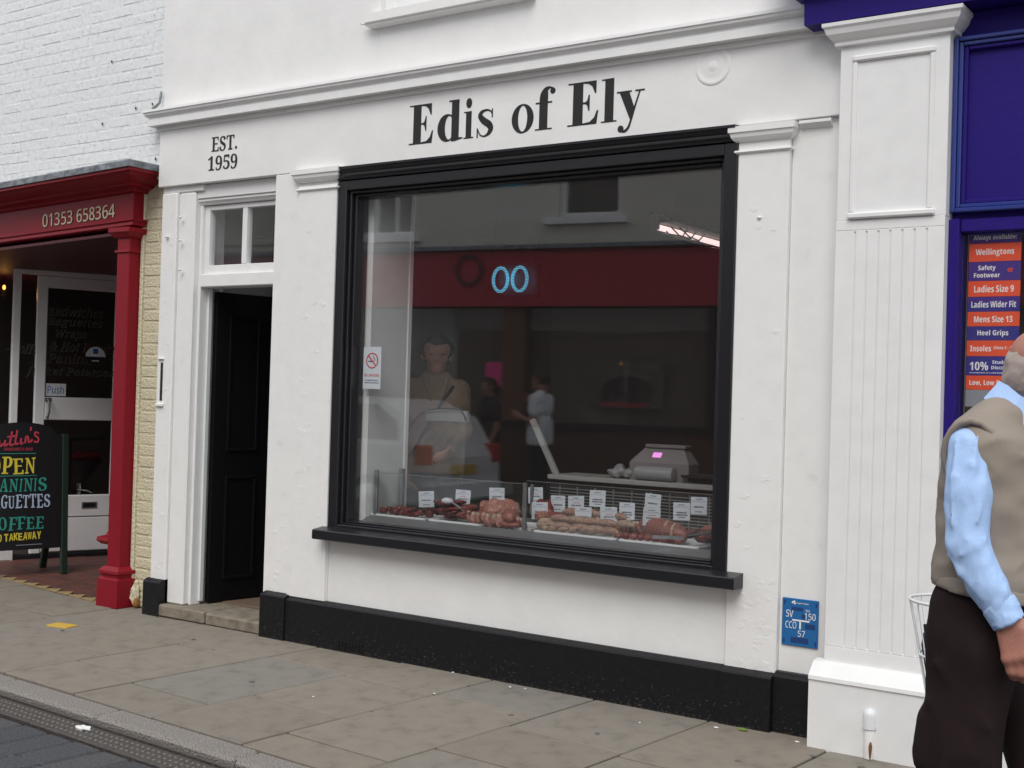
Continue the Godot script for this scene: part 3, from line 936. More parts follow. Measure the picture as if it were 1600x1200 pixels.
func glyph(ch: String) -> Array:
	match ch:
		"E":
			return [0.77, [pv([0.13, 0, 0.38, 0, 0.38, 1, 0.13, 1]), pv([0, 0, 0.73, 0, 0.72, 0.045, 0, 0.035]), pv([0, 0.965, 0.71, 0.955, 0.71, 1, 0, 1]), pv([0.73, 0, 0.77, 0.31, 0.735, 0.31, 0.67, 0.15, 0.56, 0.06, 0.38, 0.04]), pv([0.71, 1, 0.71, 0.71, 0.68, 0.71, 0.61, 0.87, 0.52, 0.94, 0.38, 0.96]), pv([0.38, 0.485, 0.50, 0.485, 0.50, 0.525, 0.38, 0.525]), pv([0.55, 0.32, 0.55, 0.69, 0.525, 0.69, 0.49, 0.56, 0.44, 0.525, 0.44, 0.485, 0.49, 0.45, 0.525, 0.32])]]
		"d":
			var d := ring_polys(Vector2(0.31, 0.325), Vector2(0.31, 0.345), Vector2(0.37, 0.325), Vector2(0.135, 0.295))
			d.append(pv([0.45, 0.06, 0.68, 0.06, 0.68, 1.0, 0.45, 0.955]))
			d.append(pv([0.36, 0.965, 0.50, 0.955, 0.68, 1.0, 0.36, 1.0]))
			d.append(pv([0.45, 0.062, 0.68, 0.062, 0.80, 0.05, 0.80, 0.025, 0.56, -0.02, 0.45, -0.025]))
			return [0.80, d]
		"i":
			return [0.42, [pv([0.09, 0, 0.33, 0, 0.33, 0.67, 0.09, 0.63]), pv([0, 0.0, 0.42, 0.0, 0.42, 0.032, 0, 0.032]), pv([0, 0.635, 0.15, 0.628, 0.33, 0.67, 0, 0.665]), disc(Vector2(0.21, 0.87), 0.125)]]
		"l":
			return [0.42, [pv([0.09, 0, 0.33, 0, 0.33, 1.0, 0.09, 0.96]), pv([0, 0.0, 0.42, 0.0, 0.42, 0.032, 0, 0.032]), pv([0, 0.965, 0.15, 0.955, 0.33, 1.0, 0, 0.995])]]
		"s":
			var s := brush([Vector3(0.455, 0.50, 0.02), Vector3(0.40, 0.61, 0.035), Vector3(0.28, 0.645, 0.05), Vector3(0.15, 0.60, 0.09), Vector3(0.125, 0.50, 0.13), Vector3(0.22, 0.39, 0.16), Vector3(0.36, 0.29, 0.165), Vector3(0.415, 0.18, 0.135), Vector3(0.36, 0.07, 0.09), Vector3(0.24, 0.012, 0.04), Vector3(0.12, 0.06, 0.03), Vector3(0.055, 0.19, 0.02)])
			s.append(pv([0.435, 0.45, 0.465, 0.45, 0.465, 0.665, 0.435, 0.665]))
			s.append(pv([0.03, -0.01, 0.06, -0.01, 0.06, 0.22, 0.03, 0.22]))
			return [0.50, s]
		"o":
			return [0.66, ring_polys(Vector2(0.33, 0.325), Vector2(0.33, 0.35), Vector2(0.33, 0.325), Vector2(0.14, 0.31))]
		"f":
			var f := brush([Vector3(0.23, 0.70, 0.24), Vector3(0.245, 0.83, 0.22), Vector3(0.30, 0.945, 0.13), Vector3(0.40, 0.985, 0.05), Vector3(0.48, 0.955, 0.05)])
			f.append(pv([0.11, 0, 0.35, 0, 0.35, 0.72, 0.11, 0.72]))
			f.append(disc(Vector2(0.485, 0.90), 0.075))
			f.append(pv([0, 0.62, 0.47, 0.62, 0.47, 0.66, 0, 0.66]))
			f.append(pv([0.0, 0, 0.48, 0, 0.48, 0.032, 0.0, 0.032]))
			return [0.58, f]
		"y":
			var y := brush([Vector3(0.625, 0.645, 0.04), Vector3(0.50, 0.30, 0.045), Vector3(0.40, 0.0, 0.05), Vector3(0.33, -0.17, 0.06), Vector3(0.23, -0.245, 0.06), Vector3(0.14, -0.23, 0.06)])
			y.append(pv([0.07, 0.65, 0.33, 0.65, 0.49, 0.25, 0.435, 0.03, 0.385, -0.02]))
			y.append(disc(Vector2(0.125, -0.185), 0.08))
			y.append(pv([0.0, 0.632, 0.40, 0.632, 0.40, 0.665, 0.0, 0.665]))
			y.append(pv([0.50, 0.632, 0.75, 0.632, 0.75, 0.665, 0.50, 0.665]))
			return [0.75, y]
	return [1.0, []]

# flaking and over-painted chips: thin irregular plates of old paint
func flakes(parent: MeshInstance3D, x0: float, x1: float, y0: float, y1: float, z: float, count: int) -> void:
	var st := flat()
	for i in count:
		var c := Vector2(rng.randf_range(x0 + 0.02, x1 - 0.02), y0 + (y1 - y0) * pow(rng.randf(), 1.6))
		var r := rng.randf_range(0.006, 0.026)
		var poly := PackedVector2Array()
		var n := 9
		for k in n:
			var a := TAU * k / n
			poly.append(c + Vector2(cos(a) * rng.randf_range(0.5, 1.3), sin(a) * rng.randf_range(0.25, 0.9)) * r)
		if Geometry2D.triangulate_polygon(ccw(poly)).size() > 0:
			slab(st, poly, z - 0.002, z + rng.randf_range(0.0003, 0.0010))
	var o := part(parent, "paint_flakes", st.commit(), M.white_old, -parent.position)
	o.set_meta("kind", "stuff")

# ------------------------------------------------------------------ the cafe next door
func build_cafe() -> void:
	var c := thing("cafe_building", "white painted brick building with dark red cafe shop front and recessed porch", "building")
	# ---- painted brick upper wall, each brick proud of its joints
	var wall := cb(c, "upper_wall", Vector3(-13.2, 2.86, -0.40), Vector3(-6.625, 7.2, -0.045), M.white_brick, 0.004)
	var variants := []
	for i in 4:
		variants.append(bevel_box(Vector3(0.2155, 0.0655, 0.02), 0.005 + 0.001 * i))
	var half := bevel_box(Vector3(0.1025, 0.0655, 0.02), 0.0045)
	var course := 0
	var y := 2.86
	while y < 4.40:
		var x := -6.63
		var first := course % 2 == 1
		while x > -8.75:
			var wd := 0.1125 if first else 0.2255
			var o := part(wall, "brick", half if first else variants[rng.randi() % 4], M.white_brick, Vector3(x - wd / 2, y + 0.0375 + rng.randf_range(-0.002, 0.002), -0.0532 + rng.randf_range(-0.0015, 0.0012)) - wall.position)
			o.rotation = Vector3(rng.randf_range(-0.015, 0.015), rng.randf_range(-0.012, 0.012), rng.randf_range(-0.012, 0.012))
			x -= wd
			first = false
		y += 0.0755
		course += 1
	for h in [Vector3(-7.17, 3.70, -0.035), Vector3(-6.90, 3.35, -0.035), Vector3(-6.73, 3.36, -0.035), Vector3(-7.25, 3.28, -0.035), Vector3(-7.05, 2.98, -0.035), Vector3(-6.68, 2.99, -0.035)]:
		part(wall, "nail_hole", lump_mesh(Vector3(0.008, 0.010, 0.004), 0.003, 0.3, 4, 8), M.dirt, h - wall.position)
	cb(c, "roof", Vector3(-13.2, 7.202, -6.2), Vector3(-6.625, 7.4, 0.1), M.lead)
	# ---- cream brick pier between the two shops
	var pier := cb(c, "cream_pier", Vector3(-6.90, 0.0, -0.30), Vector3(-6.625, 2.86, -0.108), M.cream, 0.004)
	y = 0.03
	course = 0
	while y < 2.80:
		var cut := -6.70 if course % 2 == 0 else -6.665
		for seg in [[-6.835, cut - 0.005], [cut + 0.005, -6.61]]:
			var o := part(pier, "brick", bevel_box(Vector3(seg[1] - seg[0], 0.0645, 0.02), 0.005), M.cream, Vector3((seg[0] + seg[1]) / 2, y + 0.0375, -0.1135 + rng.randf_range(-0.002, 0.002)) - pier.position)
			o.rotation = Vector3(rng.randf_range(-0.02, 0.02), rng.randf_range(-0.02, 0.02), 0)
		y += 0.0755
		course += 1
	cb(pier, "edge_strip", Vector3(-6.868, 0.0, -0.2) - pier.position, Vector3(-6.838, 2.80, -0.085) - pier.position, M.cream, 0.006)
	part(pier, "broken_plaster", lump_mesh(Vector3(0.032, 0.09, 0.024), 0.028, 0.22, 8, 28), M.cream, Vector3(-6.80, 0.085, -0.09) - pier.position)
	part(pier, "rust_patch", lump_mesh(Vector3(0.022, 0.03, 0.02), 0.02, 0.15, 9, 12), plain(L(0.30, 0.13, 0.03), 0.9), Vector3(-6.775, 0.03, -0.075) - pier.position)
	# ---- red fascia and cornice (the old timber falls a little to the left)
	var sl := 0.034
	var fas := moulding(c, "fascia", [Vector2(-0.25, 2.83), Vector2(0.0, 2.83), Vector2(0.0, 2.60), Vector2(-0.25, 2.60)], -13.0, -6.845, 0.0, M.red, false, false, -0.25, sl)
	moulding(fas, "cornice", [Vector2(-0.05, 2.925), Vector2(0.205, 2.895), Vector2(0.205, 2.872), Vector2(0.180, 2.868), Vector2(0.165, 2.850), Vector2(0.120, 2.832), Vector2(0.085, 2.822), Vector2(0.080, 2.808), Vector2(0.030, 2.796), Vector2(0.022, 2.778), Vector2(0.0, 2.772), Vector2(-0.05, 2.772)], -13.0, -6.845, 0.0, M.red, false, true, -0.1, sl)
	var xs := [-13.0, -9.9, -8.75, -7.50, -6.845]
	for i in 4:
		moulding(fas, "lead_flashing", [Vector2(-0.05, 2.955), Vector2(0.212, 2.936 + 0.002 * (i % 2)), Vector2(0.216, 2.930), Vector2(0.216, 2.893), Vector2(0.209, 2.892), Vector2(0.207, 2.926), Vector2(-0.05, 2.945)], float(xs[i]) + 0.004, xs[i + 1], 0.001 + 0.002 * (i % 2), M.lead, false, i == 3, -0.04, sl).position = Vector3(0, sl * (float(xs[i + 1]) + 6.845), 0)
	moulding(fas, "lower_moulding", [Vector2(-0.1, 2.604), Vector2(0.026, 2.600), Vector2(0.026, 2.586), Vector2(0.014, 2.578), Vector2(0.018, 2.556), Vector2(0.0, 2.548), Vector2(-0.1, 2.546)], -13.0, -6.845, 0.0, M.red, false, true, -0.1, sl)
	var num := text_mesh("01353 658364", 0.80, 0.092, false, false, 0.0, 0.002)
	var tilt := Basis(Vector3.BACK, atan(sl))
	part(fas, "lettering_shadow", num, M.ink, Vector3(-7.828, 2.586, 0.0), tilt)
	part(fas, "lettering", num, M.gold, Vector3(-7.834, 2.591, 0.0012), tilt)
	# ---- red pilaster with capital, base and the stub of a stall riser moulding
	var pil := cb(c, "pilaster", Vector3(-7.0, 0.0, -0.16), Vector3(-6.872, 2.56, 0.0), M.red, 0.006)
	var po := pil.position
	moulding(pil, "capital", [Vector2(-0.02, 2.545), Vector2(0.042, 2.540), Vector2(0.044, 2.510), Vector2(0.032, 2.500), Vector2(0.020, 2.480), Vector2(0.006, 2.470), Vector2(-0.02, 2.468)], -7.0, -6.872, 0.0, M.red, true, true, -0.14).position = -po
	moulding(pil, "neck_ring", [Vector2(-0.02, 2.395), Vector2(0.010, 2.390), Vector2(0.012, 2.378), Vector2(0.0, 2.370), Vector2(-0.02, 2.368)], -7.0, -6.872, 0.0, M.red, true, true, -0.14).position = -po
	moulding(pil, "base", [Vector2(-0.02, 0.272), Vector2(0.012, 0.266), Vector2(0.036, 0.240), Vector2(0.038, 0.222), Vector2(0.026, 0.212), Vector2(0.024, 0.196), Vector2(0.040, 0.182), Vector2(0.044, 0.0), Vector2(-0.02, 0.0)], -7.0, -6.872, 0.0, M.red, true, true, -0.14).position = -po
	moulding(pil, "riser_moulding", [Vector2(-0.02, 0.50), Vector2(0.0, 0.49), Vector2(0.012, 0.46), Vector2(0.05, 0.45), Vector2(0.055, 0.425), Vector2(0.03, 0.40), Vector2(-0.02, 0.395)], -7.085, -7.0, -0.07, M.red, true, false, -0.15).position = -po
	# ---- porch: soffit, tiled floor, right wall, end wall
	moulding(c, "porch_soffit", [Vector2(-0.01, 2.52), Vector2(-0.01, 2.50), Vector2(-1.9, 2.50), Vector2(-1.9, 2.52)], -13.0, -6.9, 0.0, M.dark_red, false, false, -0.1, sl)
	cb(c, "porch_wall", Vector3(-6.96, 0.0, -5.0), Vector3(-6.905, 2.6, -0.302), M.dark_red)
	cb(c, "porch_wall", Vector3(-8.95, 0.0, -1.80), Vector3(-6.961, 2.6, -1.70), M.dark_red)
	var fl := cb(c, "porch_floor", Vector3(-12.9, -0.03, -5.0), Vector3(-6.962, 0.002, -0.36), M.joint)
	for i in 26:
		for j in 18:
			var px := -7.03 - i * 0.102
			var pz := -0.125 - j * 0.102 - (-7.03 - px) * 0.13
			if px < -9.55 + 0.36 * (-pz) or pz < -1.65 or px < -9.45:
				continue
			part(fl, "floor_tile", bevel_box(Vector3(0.098, 0.012, 0.098), 0.002), [M.tile_red, M.tile_red2][rng.randi() % 2], Vector3(px, 0.004 + rng.randf_range(-0.0008, 0.0008), pz) - fl.position, Basis(Vector3.UP, -0.13))
	# border of buff triangles along the pavement
	for i in 14:
		var bx := -7.06 - i * 0.165
		var tz := -0.055 - (-7.03 - bx) * 0.13
		var ts := flat()
		slab(ts, pv([-0.08, -0.055, 0.08, -0.055, 0.0, 0.03]), 0.0, 0.010)
		part(fl, "triangle_tile", ts.commit(), M.tile_buff, Vector3(bx, 0.0015, tz) - fl.position, Basis(Vector3.UP, -0.13) * Basis(Vector3.RIGHT, -PI / 2))
	# ---- room behind
	cb(c, "room_wall", Vector3(-13.2, 0.0, -5.1), Vector3(-6.9, 2.9, -5.0), M.room_dark)
	cb(c, "room_wall", Vector3(-13.2, 0.0, -5.0), Vector3(-13.1, 2.9, -0.4), M.room_dark)
	cb(c, "room_ceiling", Vector3(-13.2, 2.9, -5.1), Vector3(-6.9, 3.0, -0.42), M.room_dark)
	cb(c, "stall_riser", Vector3(-13.1, 0.0, -0.16), Vector3(-9.55, 0.55, -0.06), M.red)
	cb(c, "front_pane", Vector3(-13.1, 0.551, -0.12), Vector3(-9.56, 2.5, -0.114), M.glass, 0.0005)
	# ---- the glazed return of the porch, with the door in it
	var sf := Node3D.new()
	sf.name = "porch_front"
	c.add_child(sf)
	sf.transform = Transform3D(Basis(Vector3.UP, deg_to_rad(70)), Vector3(-9.10, 0, -1.28))
	cb(sf, "post", Vector3(-0.563, 0, -0.03), Vector3(-0.507, 2.5, 0.03), M.white_wood)
	cb(sf, "post", Vector3(-1.26, 0, -0.03), Vector3(-1.19, 2.5, 0.03), M.white_wood)
	cb(sf, "stall_riser", Vector3(-1.189, 0, -0.03), Vector3(-0.564, 0.5, 0.03), M.white_wood)
	cb(sf, "side_pane", Vector3(-1.189, 0.501, -0.004), Vector3(-0.5635, 2.5, 0.002), M.glass, 0.0005)
	cb(sf, "side_pane", Vector3(-0.5065, 0.05, -0.004), Vector3(-0.376, 2.5, 0.002), M.glass, 0.0005)
	cb(sf, "door_head", Vector3(-0.506, 2.385, -0.035), Vector3(0.40, 2.5, 0.035), M.white_wood)
	cb(sf, "threshold", Vector3(-0.506, 0.0, -0.03), Vector3(0.40, 0.045, 0.03), M.dark_plastic)
	cb(sf, "door_stile", Vector3(-0.372, 0.05, -0.022), Vector3(-0.288, 2.38, 0.022), M.white_wood, 0.006)
	cb(sf, "door_stile", Vector3(0.285, 0.05, -0.022), Vector3(0.37, 2.38, 0.022), M.white_wood, 0.006)
	cb(sf, "door_rail", Vector3(-0.2875, 2.285, -0.021), Vector3(0.2845, 2.38, 0.021), M.white_wood, 0.006)
	cb(sf, "door_rail", Vector3(-0.2875, 1.172, -0.021), Vector3(0.2845, 1.365, 0.021), M.white_wood, 0.006)
	cb(sf, "kick_panel", Vector3(-0.2875, 0.06, -0.018), Vector3(0.2845, 0.345, 0.016), M.white_wood, 0.006)
	cb(sf, "kick_panel", Vector3(-0.2875, 0.352, -0.020), Vector3(0.2845, 0.535, 0.020), M.white_wood, 0.006)
	cb(sf, "letter_plate", Vector3(0.045, 0.42, 0.0195), Vector3(0.175, 0.475, 0.025), M.steel_dull)
	cb(sf, "letter_flap", Vector3(0.058, 0.430, 0.024), Vector3(0.162, 0.465, 0.027), M.dark_plastic)
	cb(sf, "door_pane", Vector3(-0.288, 1.366, -0.003), Vector3(0.285, 2.285, 0.003), M.glass, 0.0005)
	cb(sf, "door_pane", Vector3(-0.288, 0.536, -0.003), Vector3(0.285, 1.171, 0.003), M.glass, 0.0005)
	part(sf, "door_handle", tube_mesh([Vector3(-0.27, 1.345, 0.02), Vector3(-0.27, 1.345, 0.055), Vector3(-0.262, 1.30, 0.068), Vector3(-0.262, 1.24, 0.068), Vector3(-0.27, 1.195, 0.055), Vector3(-0.27, 1.195, 0.02)], 0.009, 8), M.steel_dull)
	cb(sf, "handle_plate", Vector3(-0.288, 1.325, 0.0215), Vector3(-0.235, 1.36, 0.026), M.steel_dull)
	# lettering cut in the glass film: dark script with a pale edge
	var lines := [["Sandwiches", -0.335, 2.055, 0.50], ["Baguettes", -0.300, 1.955, 0.46], ["Wraps", -0.24, 1.855, 0.27], ["& Hot Drinks", -0.27, 1.755, 0.56], ["Paninis", -0.28, 1.655, 0.38], ["Jacket Potatoes", -0.45, 1.535, 0.72], ["- Coffee", -0.62, 1.725, 0.30]]
	for ln in lines:
		var tm := text_mesh(ln[0], ln[3], 0.085, false, true, 0.28, 0.001)
		part(sf, "script_edge", tm, M.script_edge, Vector3(float(ln[1]) + 0.003, float(ln[2]) - 0.0035, 0.0032))
		part(sf, "script", tm, M.ink, Vector3(ln[1], ln[2], 0.0046))
	var push := thing("push_sign", "small white sticker reading Push in blue on cafe door", "sticker")
	push.transform = sf.transform * Transform3D(Basis(), Vector3(-0.280, 1.375, 0.006))
	cb(push, "paper", Vector3(0, 0, 0), Vector3(0.165, 0.105, 0.002), M.white_plastic, 0.0005)
	part(push, "lettering", text_mesh("Push", 0.135, 0.068, false, false, 0.0, 0.001), M.blue_plate, Vector3(0.014, 0.020, 0.002))
	var disc_sign := thing("round_sticker", "round white and black sticker with blue square on cafe door glass", "sticker")
	disc_sign.transform = sf.transform * Transform3D(Basis(), Vector3(0.125, 1.72, 0.006))
	var d0 := flat()
	var d1 := flat()
	var up := PackedVector2Array()
	var dn := PackedVector2Array()
	for i in 17:
		up.append(Vector2(cos(PI * i / 16), sin(PI * i / 16)) * 0.085)
		dn.append(Vector2(cos(PI + PI * i / 16), sin(PI + PI * i / 16)) * 0.085)
	slab(d0, up, 0, 0.002)
	slab(d1, dn, 0, 0.002)
	part(disc_sign, "white_half", d0.commit(), M.white_plastic)
	part(disc_sign, "black_half", d1.commit(), M.dark_plastic)
	cb(disc_sign, "blue_square", Vector3(-0.022, 0.025, 0.0015), Vector3(0.022, 0.068, 0.003), M.blue_plate, 0.0003)
	cb(disc_sign, "white_bar", Vector3(-0.03, -0.04, 0.0015), Vector3(0.03, -0.030, 0.003), M.white_plastic, 0.0003)
	# ---- inside: a bar stool, a high table, a warm pendant lamp
	var stool := thing("bar_stool", "red and black bar stool with chrome frame inside cafe door", "stool", "", Vector3(-9.86, 0.0, -1.88))
	part(stool, "seat", lump_mesh(Vector3(0.21, 0.05, 0.19), 0.0, 0.1, 2, 24), M.red, Vector3(0, 0.80, 0), Basis(Vector3.BACK, 0.2))
	part(stool, "seat_shell", lathe_mesh([Vector2(0.03, 0.0), Vector2(0.08, 0.06), Vector2(0.15, 0.15), Vector2(0.20, 0.22)], 20), M.dark_plastic, Vector3(0, 0.56, 0))
	part(stool, "column", tube_mesh([Vector3(0, 0.02, 0), Vector3(0, 0.58, 0)], 0.028, 12), M.chrome)
	part(stool, "foot_ring", tube_mesh([Vector3(0.02, 0.33, 0.02), Vector3(0.14, 0.52, 0.12), Vector3(0.20, 0.50, 0.02), Vector3(0.19, 0.36, -0.1), Vector3(0.03, 0.33, -0.02)], 0.011, 8), M.chrome)
	part(stool, "base", lathe_mesh([Vector2(0.21, 0.0), Vector2(0.21, 0.012), Vector2(0.06, 0.03), Vector2(0.03, 0.05)], 24), M.chrome)
	var tb := thing("high_table", "dark high table just inside the cafe window", "table", "", Vector3(-9.62, 0.0, -1.57))
	cb(tb, "top", Vector3(-0.22, 0.98, -0.22), Vector3(0.22, 1.01, 0.22), M.dark_plastic, 0.006)
	part(tb, "column", tube_mesh([Vector3(0, 0.02, 0), Vector3(0, 0.98, 0)], 0.03, 12), M.dark_plastic)
	part(tb, "foot", lathe_mesh([Vector2(0.2, 0.0), Vector2(0.2, 0.015), Vector2(0.04, 0.03)], 20), M.dark_plastic)
	var lamp := thing("pendant_lamp", "small glowing amber pendant lamp inside the cafe", "lamp", "", Vector3(-9.78, 2.30, -0.98))
	part(lamp, "cord", tube_mesh([Vector3(0, 0.05, 0), Vector3(0, 0.6, 0)], 0.004, 6), M.dark_plastic)
	var glow := plain(L(0.9, 0.45, 0.12), 0.4)
	glow.emission_enabled = true
	glow.emission = L(1.0, 0.42, 0.08)
	glow.emission_energy_multiplier = 1.6
	part(lamp, "bulb", lump_mesh(Vector3(0.014, 0.022, 0.014), 0.0, 0.1, 2, 14), glow)
	var bulb := OmniLight3D.new()
	bulb.name = "light"
	bulb.light_color = Color(1.0, 0.7, 0.4)
	bulb.light_energy = 0.006
	bulb.light_size = 0.03
	bulb.omni_range = 12.0
	bulb.omni_attenuation = 2.0
	bulb.shadow_enabled = true
	bulb.position = Vector3(0, -0.06, 0)
	lamp.add_child(bulb)
	# ---- the pavement board in the porch
	var ab := thing("pavement_sign", "black chalk style A board with coloured hand lettering in cafe porch", "sign")
	ab.transform = Transform3D(Basis(Vector3.UP, deg_to_rad(77.5)), Vector3(-8.318, 0.01, -0.645))
	var front := Node3D.new()
	front.name = "front_panel"
	ab.add_child(front)
	front.rotation.x = deg_to_rad(-3.0)
	var frame: Material = M.sign_green
	cb(front, "leg", Vector3(-0.05, 0.0, -0.02), Vector3(0.0, 1.08, 0.02), frame, 0.005)
	cb(front, "leg", Vector3(-0.72, 0.0, -0.02), Vector3(-0.67, 1.08, 0.02), frame, 0.005)
	var pts := PackedVector2Array([Vector2(-0.055, 0.205), Vector2(-0.055, 1.075)])
	for i in 13:
		var a := PI * i / 12
		pts.append(Vector2(-0.36 + cos(a) * 0.255, 1.085 + sin(a) * 0.085))
	pts.append(Vector2(-0.665, 1.075))
	pts.append(Vector2(-0.665, 0.205))
	plate(front, "board", pts, -0.012, 0.012, M.dark_plastic)
	var rows := [["OPEN", -0.605, 0.778, 0.355, 0.128, "y", true], ["PANINIS", -0.605, 0.645, 0.445, 0.102, "g", true], ["BAGUETTES", -0.625, 0.520, 0.49, 0.102, "b", true], ["COFFEE", -0.60, 0.357, 0.415, 0.100, "g", true], ["TO TAKEAWAY", -0.575, 0.272, 0.370, 0.056, "y", false]]
	var inks := {"y": plain(L(0.72, 0.60, 0.05), 0.6), "g": plain(L(0.03, 0.30, 0.24), 0.6), "b": plain(L(0.42, 0.52, 0.68), 0.6)}
	for r in rows:
		# painted by hand: every letter sits a little differently
		var total := 0.0
		for ch: String in r[0]:
			total += 0.5 if ch in "I " else 1.0
		var lx: float = r[1]
		for ch: String in r[0]:
			var adv: float = float(r[3]) / total * (0.5 if ch in "I " else 1.0)
			if ch != " ":
				var lh: float = float(r[4]) * rng.randf_range(0.92, 1.05)
				part(front, "letter", text_mesh(ch, adv * (0.55 if ch == "I" else 0.88), lh, true, r[6], rng.randf_range(-0.05, 0.08), 0.002), inks[r[5]], Vector3(lx, float(r[2]) + rng.randf_range(-0.004, 0.004) + (0.03 * (lx + 0.575) if r[0] == "TO TAKEAWAY" else 0.0), 0.0115), Basis(Vector3.BACK, rng.randf_range(-0.05, 0.05)))
			lx += adv
	for ln in [[-0.62, 0.930, -0.255, "y"], [-0.63, 0.762, -0.245, "y"], [-0.40, 0.238, -0.20, "w"]]:
		cb(front, "painted_line", Vector3(ln[0], ln[1], 0.011), Vector3(ln[2], float(ln[1]) + 0.005, 0.013), M.grey_ink if ln[3] == "w" else inks["g"], 0.0004)
	var scr := flat()
	var w := 0.013
	for s in [[-0.60, 1.06, -0.635, 1.085, -0.66, 1.03, -0.625, 0.985, -0.58, 1.005],
			[-0.545, 1.03, -0.575, 1.025, -0.57, 0.985, -0.54, 1.0, -0.535, 1.035, -0.53, 0.985, -0.505, 1.01],
			[-0.49, 1.035, -0.495, 0.99, -0.465, 1.01],
			[-0.44, 1.10, -0.455, 1.0, -0.425, 1.005], [-0.475, 1.058, -0.41, 1.066],
			[-0.40, 1.11, -0.415, 1.01, -0.39, 1.01], [-0.37, 1.05, -0.375, 1.005, -0.355, 1.015],
			[-0.34, 1.01, -0.335, 1.055, -0.32, 1.06, -0.31, 1.015, -0.285, 1.04], [-0.295, 1.135, -0.30, 1.105],
			[-0.235, 1.085, -0.262, 1.095, -0.265, 1.07, -0.24, 1.05, -0.245, 1.02, -0.275, 1.025]]:
		var cp := []
		for i in range(0, s.size(), 2):
			cp.append(Vector3(s[i], s[i + 1], w))
		stroke(scr, curve(cp, 5), 0.010, 0.0135)
	part(front, "script_lettering", scr.commit(), M.red_sign)
	part(front, "lettering", text_mesh("SANDWICH BAR", 0.22, 0.022, false, false, 0.0, 0.002), M.red_sign, Vector3(-0.50, 0.955, 0.0115))
	var back := Node3D.new()
	back.name = "back_panel"
	ab.add_child(back)
	back.transform = Transform3D(Basis(Vector3.RIGHT, deg_to_rad(15.0)), Vector3(0, 0.0, -0.40))
	cb(back, "leg", Vector3(-0.05, 0.0, -0.02), Vector3(0.0, 1.10, 0.02), frame, 0.005)
	cb(back, "leg", Vector3(-0.72, 0.0, -0.02), Vector3(-0.67, 1.10, 0.02), frame, 0.005)
	cb(back, "board", Vector3(-0.668, 0.24, -0.01), Vector3(-0.052, 1.08, 0.01), M.dark_plastic, 0.003)
	cb(ab, "top_hinge", Vector3(-0.64, 1.03, -0.118), Vector3(-0.07, 1.055, -0.072), frame, 0.004)

